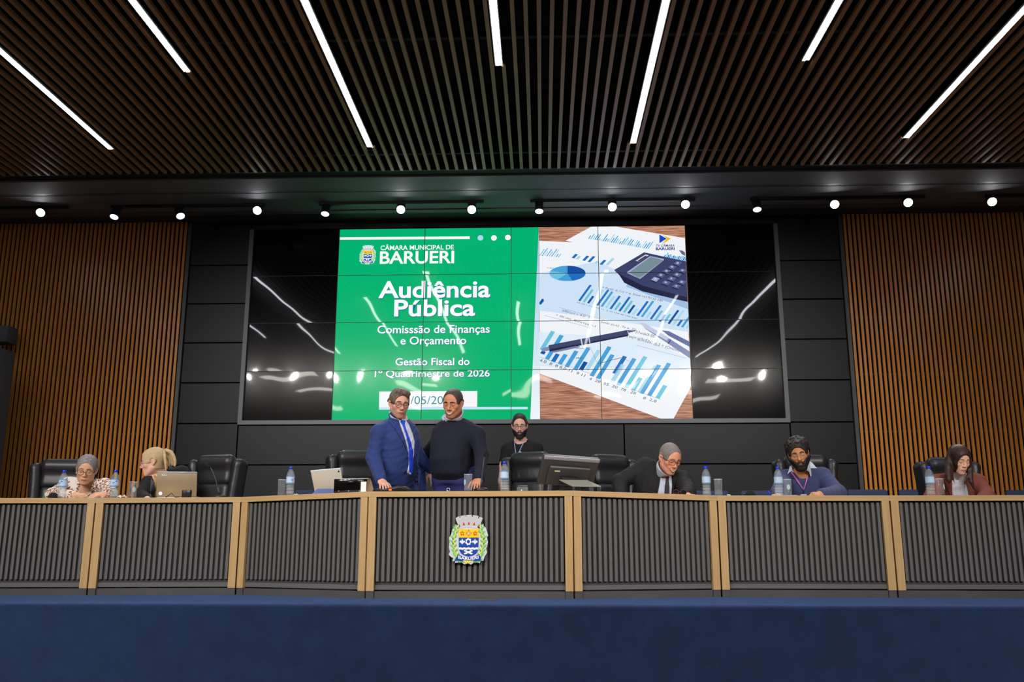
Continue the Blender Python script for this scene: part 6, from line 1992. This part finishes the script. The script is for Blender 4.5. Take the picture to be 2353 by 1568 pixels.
pbuild(mb, 'blouse', mat('beige blouse', (206, 172, 122), .7), P_E)
mb = drape_px(SE, pe([(470, 700), (490, 760), (530, 800), (530, 1100), (436, 1100), (450, 900)]), .006, .006, L=3)
pbuild(mb, 'lapel', mat('grey lapel', (84, 78, 88), .7), P_E)
F = Field(); b.legs(F, .018, lo=.97); F.cap(b.hipR, b.hipL, .10, None, .05); F.obj('trousers', M_blk, P_E, .018)
F = Field(); b.feet(F, .004); F.obj('shoes', M_blk, P_E, .016)
hb = hair_mat('blonde', (208, 182, 136), two=(176, 152, 116), st=(.5, .35, 3.0), sc=130)
G = shell(HE, .007, [facecut(H, (0, -.125, -.012), (.073, .108, .092)), boxcut(H, (0, -.055, -.08), (.2, .072, .064)), boxcut(H, (0, .1, -.180), (.2, .14, .10)), lambda G: [H.ell(G, (x * .082, .008, -.014), (.02, .024, .034), .006, 's') for x in (-1, 1)]],
  [lambda G: H.ell(G, (0, .02, .052), (.078, .092, .066), .02)])
G.mod = wr(.0025, .02, 31, (.4, .4, 2)); hobj = G.obj('hair', hb, P_E, step=.005)
Y_ = 7.74
F = Field(); A_ = lambda x, y, dy=0.0: at(290 + x / 8.114, 1010 + y / 8.114, Y_ + dy)
for i, (pts, r0, r1) in enumerate([([(720, 215), (800, 225), (870, 290), (910, 400), (905, 490)], .016, .012), ([(740, 240), (830, 280), (860, 380), (860, 480)], .016, .011), ([(715, 190), (760, 170), (800, 145)], .006, .002), ([(760, 200), (850, 230), (905, 330), (920, 450)], .010, .006),
        ([(735, 300), (790, 350), (810, 440), (800, 490)], .016, .010)]):
    F.chain([A_(x, y, .01 * (i % 3)) for x, y in pts], list(np.linspace(r0, r1, len(pts))), .008)
F.mod = wr(.002, .02, 5); F.obj('hair_bun', hb, P_E, .005)
F = Field(); F.chain([A_(705, 205, -.06), A_(722, 320, -.08), A_(735, 450, -.085), A_(742, 590, -.085)], [.012, .012, .010, .006], .008); F.chain([A_(690, 215, -.05), A_(704, 330, -.07), A_(726, 480, -.08)], [.010, .010, .006], .008)
F.obj('hair_strand', hb, P_E, .005)
face_marks(HE, H, P_E, None, hair_mat('brow blonde', (150, 118, 88)), bw=.005, down=False)
glasses(H, P_E, mat('clear lilac frame', (150, 146, 190), .3), r=.0016, hw=.0245, hh=.020, sq=2.5, z=-.006, temple=mat('silver temple', (200, 204, 214), .3, .4))
mb = MB(); mb.ball(H.w((-.083, .004, -.042)), .0065, 0, 12, 8); pbuild(mb, 'earring', MATS['pearl'], P_E)

# ======== the man in the black suit, leaning over the desk
M_bs = mat('black suit cloth', (24, 24, 24), 0.8, noise=(140, .15), bump=(500, .12, .002))
b = Body(neck=at(1531, 1088, 7.74), pelv=(at(1478, 1130, 8.06)[0], 8.06, .56), shR=at(1484, 1074, 7.90), shL=at(1567, 1104, 7.68), elR=at(1424, 1108, 7.86), elL=at(1581, 1128, 7.52),
         wrR=at(1432, 1160, 7.66), wrL=at(1577, 1140.0, 7.30), bw=1.08, bd=1.1, armr=1.12)
H = Head(at(1539, 1053, 7.60), 1.04, 24, 27, 4)
P_F = new_person(b, 'person in a black suit and dark tie, laughing and leaning over the desk')
FF, HFf = make_body(b, H, P_F, (226, 156, 126), 'ruddy', dict(smile=1.0, full=1.05, jaw=1.05, nose=1.1), dict(stub=((150, 112, 98), .15), lip=(160, 84, 76), red=.4),
   [((b.wrL, at(1592, 1141.5, 7.24), (0, -.3, 1), (-.2, -1, 0)), dict(curl=(18, 26, 18), s=1.0)), ((b.wrR, b.wrR + np.array([.02, -.12, -.06]), (-.5, 0, 1), (1, 0, 0)), dict())], neckr=.060)
F = Field(); b.torso(F, .026, low=-.06); b.arm(F, 'R', .022, .96); b.arm(F, 'L', .018, .92)
F.cap(b.shR, b.neck * .4 + b.shR * .6 + np.array([0, 0, .02]), .070, .055, .03)
F.cap(b.neck + b.fwd * .01, H.w((0, 0, -.06)), .062, .068, .008, 's'); F.mod = wr(.006, .12, 44)
SF_ = F; F.obj('suit_jacket', M_bs, P_F, .010)
pf = lambda pts: [(1370 + x / 7.59, 1000 + y / 7.59) for x, y in pts]
M_gs = mat('pale grey shirt', (190, 196, 212), .7, noise=(14, .08))
mb = drape_px(SF_, pf([(1115, 520), (1120, 700), (1100, 850), (1060, 1040), (1312, 1050), (1325, 850), (1310, 700), (1230, 690), (1160, 600)]), .003, .005)
pbuild(mb, 'shirt', M_gs, P_F)
mb = drape_px(SF_, pf([(1190, 700), (1280, 705), (1262, 760), (1275, 900), (1280, 1045), (1186, 1045), (1196, 900), (1215, 770)]), .007, .006)
pbuild(mb, 'tie', mat('dark plum tie', (44, 32, 36), .6), P_F)
mb = drape_px(SF_, pf([(1098, 395), (1060, 420), (990, 440), (1075, 560), (1085, 700), (1050, 900), (1020, 1040), (1066, 1045), (1102, 850), (1122, 700), (1112, 520)]), .009, .008)
pbuild(mb, 'lapel', M_bs, P_F)
mb = drape_px(SF_, pf([(1320, 700), (1370, 690), (1400, 780), (1370, 900), (1335, 1045), (1310, 1045), (1330, 850)]), .009, .008)
pbuild(mb, 'lapel', M_bs, P_F)
F = Field(); F.cap(b.neck - np.array([0, 0, .03]), H.w((0, .025, -.085)), .080, .077, .01); F.cap(b.neck - np.array([0, 0, .08]), H.w((0, .025, -.06)), .068, .0645, .004, 's')
F.half(H.w((0, 0, -.108)), H.w((0, -.6, .8)) - H.w((0, 0, 0)), b.neck - .4, b.neck + .4, .003)
F.obj('shirt_collar', M_gs, P_F, .0042)
F = Field(); b.legs(F, .022, lo=.97); F.cap(b.hipR, b.hipL, .11, None, .05); F.obj('trousers', M_bs, P_F, .018)
F = Field(); b.feet(F, .004); F.obj('shoes', M_blk, P_F, .016)
G = shell(HFf, .0045, [facecut(H, (0, -.125, -.008), (.075, .110, .102)), boxcut(H, (0, -.05, -.08), (.2, .076, .07)), boxcut(H, (0, .1, -.15), (.2, .14, .10)), lambda G: [H.ell(G, (x * .082, .008, -.016), (.02, .028, .034), .006, 's') for x in (-1, 1)]])
G.obj('hair', hair_mat('cropped grey', (140, 132, 128), two=(106, 96, 94), sc=150), P_F, step=.005)
face_marks(HFf, H, P_F, None, hair_mat('brow greyish', (110, 88, 78)), smile=1.0, teeth=True, bw=.006)
glasses(H, P_F, MATS['black spectacle frame'], r=.0019, hw=.0262, hh=.0195, sq=3.2)

# ======== the bearded man with the purple lanyard
M_sw = mat('slate blue sweater', (60, 68, 108), 0.9, noise=(220, .12), bump=(600, .25, .002), sheen=.1)
M_col = mat('white shirt collar cloth', (214, 222, 232), .7)
b = Body(neck=at(1843, 1086, 7.76), pelv=(at(1856, 1130, 8.08)[0], 8.08, .53), shR=at(1803, 1102, 7.80), shL=at(1889, 1096, 7.78), elR=at(1789, 1133, 7.56), elL=at(1926, 1133, 7.56),
         wrR=at(1793, 1141.5, 7.32), wrL=at(1886, 1137, 7.28), bw=1.1, bd=1.15, belly=.02, armr=1.1)
H = Head(at(1834, 1041, 7.62), 1.0, -14, 19, -9)
P_G = new_person(b, 'person with curly dark hair and full beard, slate sweater and purple lanyard, writing')
FG, HG = make_body(b, H, P_G, (202, 140, 96), 'brown', dict(smile=.5, full=1.04, nose=1.1), dict(lip=(170, 92, 84), red=.15),
   [((b.wrL, at(1868, 1138.5, 7.20), (0, -.6, 1), (-.2, -1, -.3)), dict(curl=(38, 50, 30), s=1.05)), ((b.wrR, at(1775, 1142, 7.24), (0, -.4, 1), (.3, -1, 0)), dict(curl=(30, 40, 25), s=1.0))], neckr=.058)
F = Field(); b.torso(F, .022, low=-.06); b.arm(F, 'R', .018, .96); b.arm(F, 'L', .018, .96)
F.cap(b.neck + b.fwd * .02, H.w((0, 0, -.1)), .062, .078, .008, 's')
F.ell(b.neck + b.fwd * .085 + np.array([0, 0, -.01]), (.040, .05, .05), None, .01, 's'); F.mod = wr(.005, .12, 51)
SG = F; F.obj('sweater', M_sw, P_G, .010)
pg = lambda pts: [(1750 + x / 10.45, 1000 + y / 10.45) for x, y in pts]
F = Field(); F.cap(b.neck - np.array([0, 0, .05]), H.w((0, .03, -.085)), .081, .074, .01); F.cap(b.neck - np.array([0, 0, .10]), H.w((0, .03, -.06)), .073, .069, .004, 's')
F.half(H.w((0, 0, -.085)), H.w((0, -.6, .8)) - H.w((0, 0, 0)), b.neck - .4, b.neck + .4, .003)
F.obj('shirt_collar', M_col, P_G, .0042)
mb = drape_px(SG, pg([(683, 735), (660, 820), (622, 945), (710, 870), (790, 910), (950, 975), (1050, 890), (1160, 800), (1330, 800), (1210, 660), (1090, 595), (1110, 700), (1060, 800), (960, 890), (880, 890), (760, 810)]), .007, .006, L=3)
pbuild(mb, 'collar_wing', M_col, P_G)
M_lan = mat('purple lanyard', (186, 62, 170), .6, noise=(120, .3), two=(214, 130, 204))
mb = drape_px(SG, stroke(pg([(712, 890), (800, 1010), (890, 1140), (1000, 1305)]), [3.4, 3.4, 3.0, 2.0]), .010, .004, L=3)
drape_px(SG, stroke(pg([(1150, 850), (1105, 1000), (1065, 1150), (1012, 1305)]), [3.4, 3.4, 3.0, 2.0]), .010, .004, mb, L=3)
pbuild(mb, 'lanyard', M_lan, P_G)
mb = drape_px(SG, stroke(pg([(1010, 1300), (1006, 1360), (1012, 1420)]), 1.6), .010, .005, L=3); pbuild(mb, 'lanyard_clip', M_chrome, P_G)
mb = drape_px(SG, pg([(935, 1425), (1085, 1420), (1085, 1520), (935, 1520)]), .012, .004, L=4); pbuild(mb, 'badge', mat('pink badge', (206, 168, 196), .4), P_G)
F = Field(); b.legs(F, .020, lo=.97); F.cap(b.hipR, b.hipL, .11, None, .05); F.obj('trousers', M_blk, P_G, .018)
F = Field(); b.feet(F, .004); F.obj('shoes', M_blk, P_G, .016)
hc = hair_mat('curly black', (26, 22, 22), two=(44, 36, 34), sc=160)
rng = random.Random(12)
def curls(G):
    for i in range(260):
        a = rng.random() * 2 * PI; z = rng.random()
        d = np.array([math.cos(a) * math.sqrt(1 - z * z), math.sin(a) * math.sqrt(1 - z * z) * 1.1 + .12, z * 1.05])
        p = np.array([0, .022, .034]) + d * np.array([.088, .102, .086])
        if p[1] < -.055 and p[2] < .075: continue
        if p[2] < .03 and p[1] < -.01: continue
        H.ell(G, p, np.array([.011, .011, .011]) * (.7 + .8 * rng.random()), .004)
G = shell(HG, .012, [facecut(H, (0, -.125, -.020), (.073, .104, .094)), boxcut(H, (0, -.055, -.08), (.2, .072, .070)), boxcut(H, (0, .1, -.160), (.2, .14, .10)), lambda G: [H.ell(G, (x * .086, .006, -.012), (.022, .024, .034), .006, 's') for x in (-1, 1)]],
  [lambda G: H.ell(G, (0, .020, .046), (.086, .098, .070), .02), curls])
H.ell(G, (0, -.130, -.018), (.072, .100, .090), .006, 's')
rng = random.Random(5)
for i in range(70):
    a = -1.75 + 3.5 * i / 69
    p = np.array([.076 * math.sin(a), -.082 * math.cos(a) * .95 + .012, .078 - .020 * abs(math.sin(a)) + .012 * (rng.random() - .4)])
    q = p + np.array([rng.uniform(-.010, .010), rng.uniform(-.006, .010), rng.uniform(0, .030)])
    H.ell(G, q, np.array([.010, .010, .010]) * (.7 + .7 * rng.random()), .003)
for i in range(60):
    a = rng.uniform(0, 2 * PI); z = rng.uniform(.35, 1)
    d = np.array([math.cos(a) * math.sqrt(1 - z * z), math.sin(a) * math.sqrt(1 - z * z), z])
    H.ell(G, np.array([0, .020, .046]) + d * np.array([.092, .104, .082]), np.array([.013, .013, .013]) * (.7 + .7 * rng.random()), .003)
G.mod = wr(.005, .016, 61); G.obj('hair', hc, P_G, step=.005, whole=True)
beard(HG, H, P_G, MATS['hair curly black'], .014, top=-.030, fullness=1.25)
moustache(HG, H, P_G, MATS['hair curly black'])
face_marks(HG, H, P_G, None, MATS['hair curly black'], smile=.6, bw=.0085)
glasses(H, P_G, mat('thin silver frame', (170, 168, 176), .3, .6), r=.0010, hw=.0245, hh=.017, sq=2.6, z=-.008)
# pen in his hand
pn = at(1773, 1140, 7.20); pt = at(1764, 1128.5, 7.22)
t = empty('pen', tuple(pn), label='blue pen held in the writing hand of the bearded man', cat='pen')
d = Vector(pt - pn)
MB().tube([tuple(-d * .35), tuple(d * .1)], .0045, 10).build('barrel', mat('blue pen', (22, 48, 214), .35), t)
MB().tube([tuple(d * .1), tuple(d * 1.0)], [.0055, .0055], 10).build('cap', MATS['blue pen'], t)

# ======== the woman in the brown blazer
M_bz = mat('rust brown blazer cloth', (126, 64, 52), 0.85, noise=(150, .12), bump=(400, .15, .002))
b = Body(neck=at(2206, 1096, 7.76), pelv=(at(2206, 1130, 8.08)[0], 8.08, .53), shR=at(2155, 1111, 7.78), shL=at(2246, 1110, 7.78), elR=at(2140, 1146, 7.64), elL=at(2268, 1141, 7.64),
         wrR=at(2176, 1160, 7.45), wrL=at(2244, 1160, 7.45), fem=True, bw=1.06, bd=1.05, armr=1.12)
H = Head(at(2204, 1055, 7.64), .95, 7, 24, 2)
P_H = new_person(b, 'person with long straight dark hair, rust brown blazer and white top, looking down')
FH, HH = make_body(b, H, P_H, (232, 186, 160), 'pale', dict(fem=True, jaw=.92, full=.98, nose=.9), dict(lip=(176, 106, 98), red=.2),
   [((b.wrR, b.wrR + np.array([.06, -.10, 0]), (0, 0, 1), (1, -1, 0)), dict(s=.9)), ((b.wrL, b.wrL + np.array([-.06, -.10, 0]), (0, 0, 1), (-1, -1, 0)), dict(s=.9))], neckr=.046)
F = Field(); b.torso(F, .012, low=-.06, k=.03); F.cap(b.neck - np.array([0, 0, .02]), H.w((0, .02, -.108)), .060, .054, .02)
F.half(H.w((0, 0, -.116)), (0, -.3, 1), b.neck - .3, b.neck + .3, .004); F.obj('white_top', mat('white knit top', (222, 222, 230), .8), P_H, .009)
F = Field(); b.torso(F, .026, low=-.06); b.arm(F, 'R', .022, .95); b.arm(F, 'L', .022, .95)
F.cap(b.neck, H.w((0, 0, -.1)), .066, .08, .008, 's')
ph = lambda pts: [(2080 + x / 8.62, 1000 + y / 8.62) for x, y in pts]
F.mod = wr(.004, .12, 71); SH = F; F.obj('blazer', M_bz, P_H, .009)
SHf = Field(); SHf.pr = [p for p in F.pr if p[4] == 'u']
mb = drape_px(SHf, ph([(915, 765), (918, 860), (926, 1000), (934, 1210), (1268, 1210), (1235, 1040), (1182, 900), (1160, 765), (1080, 740), (990, 740)]), .003, .005)
pbuild(mb, 'top_front', MATS['white knit top'], P_H)
mb = drape_px(SHf, ph([(905, 800), (860, 830), (800, 960), (820, 1060), (890, 1200), (935, 1200), (925, 1000), (916, 860)]), .006, .008)
pbuild(mb, 'lapel', M_bz, P_H)
mb = drape_px(SHf, ph([(1160, 800), (1210, 830), (1300, 960), (1320, 1060), (1300, 1200), (1262, 1200), (1230, 1040), (1180, 900)]), .006, .008)
pbuild(mb, 'lapel', M_bz, P_H)
F = Field(); b.legs(F, .018, lo=.97); F.cap(b.hipR, b.hipL, .10, None, .05); F.obj('trousers', M_blk, P_H, .018)
F = Field(); b.feet(F, .004); F.obj('shoes', M_blk, P_H, .016)
hl = hair_mat('long dark brown', (40, 28, 26), .38, two=(64, 42, 34), st=(2.6, 1, .18), sc=60)
G = shell(HH, .009, [facecut(H, (0, -.128, -.022), (.062, .104, .092)), facecut(H, (.0, -.11, -.10), (.056, .085, .08)), boxcut(H, (0, -.03, -.17), (.2, .2, .05))],
  [lambda G: H.ell(G, (0, .012, .050), (.080, .092, .066), .02)])
Yh = 7.64
hp = lambda x, y, dy=0.0: at(2080 + x / 8.62, 1000 + y / 8.62, Yh + dy)
for pts, rs in ([[(960, 240), (900, 330), (862, 480), (846, 640), (850, 800), (866, 900), (866, 960)], [.020, .024, .026, .026, .024, .018, .006]], [[(905, 420), (893, 560), (893, 700), (896, 840), (905, 930)], [.014, .016, .017, .016, .006]],
                [[(985, 260), (930, 400), (920, 560), (925, 720), (940, 860), (985, 960)], [.012, .012, .010, .010, .007, .003]], [[(870, 500), (822, 640), (826, 760), (846, 900)], [.014, .015, .014, .006]],
                [[(1100, 240), (1200, 330), (1258, 480), (1278, 640), (1282, 800), (1300, 930), (1345, 1060)], [.020, .022, .020, .018, .018, .014, .005]], [[(1240, 480), (1300, 640), (1300, 780), (1322, 940), (1385, 1110)], [.014, .015, .016, .012, .004]],
                [[(1090, 250), (1190, 400), (1242, 560), (1252, 720), (1225, 840), (1180, 940), (1168, 1060)], [.012, .012, .010, .010, .009, .006, .003]]):
    G.chain([hp(x, y, .02 - .07 * min(1, max(0, (y - 420) / 500))) for x, y in pts], rs, .010)
G.mod = wr(.0025, .016, 81, (1.8, .6, .12)); hh = G.obj('hair', hl, P_H, step=.0055)
face_marks(HH, H, P_H, None, hair_mat('brow soft brown', (92, 62, 50)), bw=.005)
mb = MB(); ch = [at(2080 + x / 8.62, 1000 + y / 8.62, 7.60) for x, y in ((1020, 840), (1050, 900), (1080, 925), (1110, 890), (1140, 840))]
mb = drape_px(SHf, stroke(ph([(1010, 830), (1045, 890), (1080, 915), (1112, 880), (1145, 830)]), .5), .004, .002, L=3)
drape_px(SHf, ph([(1072, 912), (1088, 912), (1088, 936), (1072, 936)]), .005, .003, mb, L=3)
pbuild(mb, 'necklace', mat('gold chain', (206, 160, 90), .3, .7), P_H)
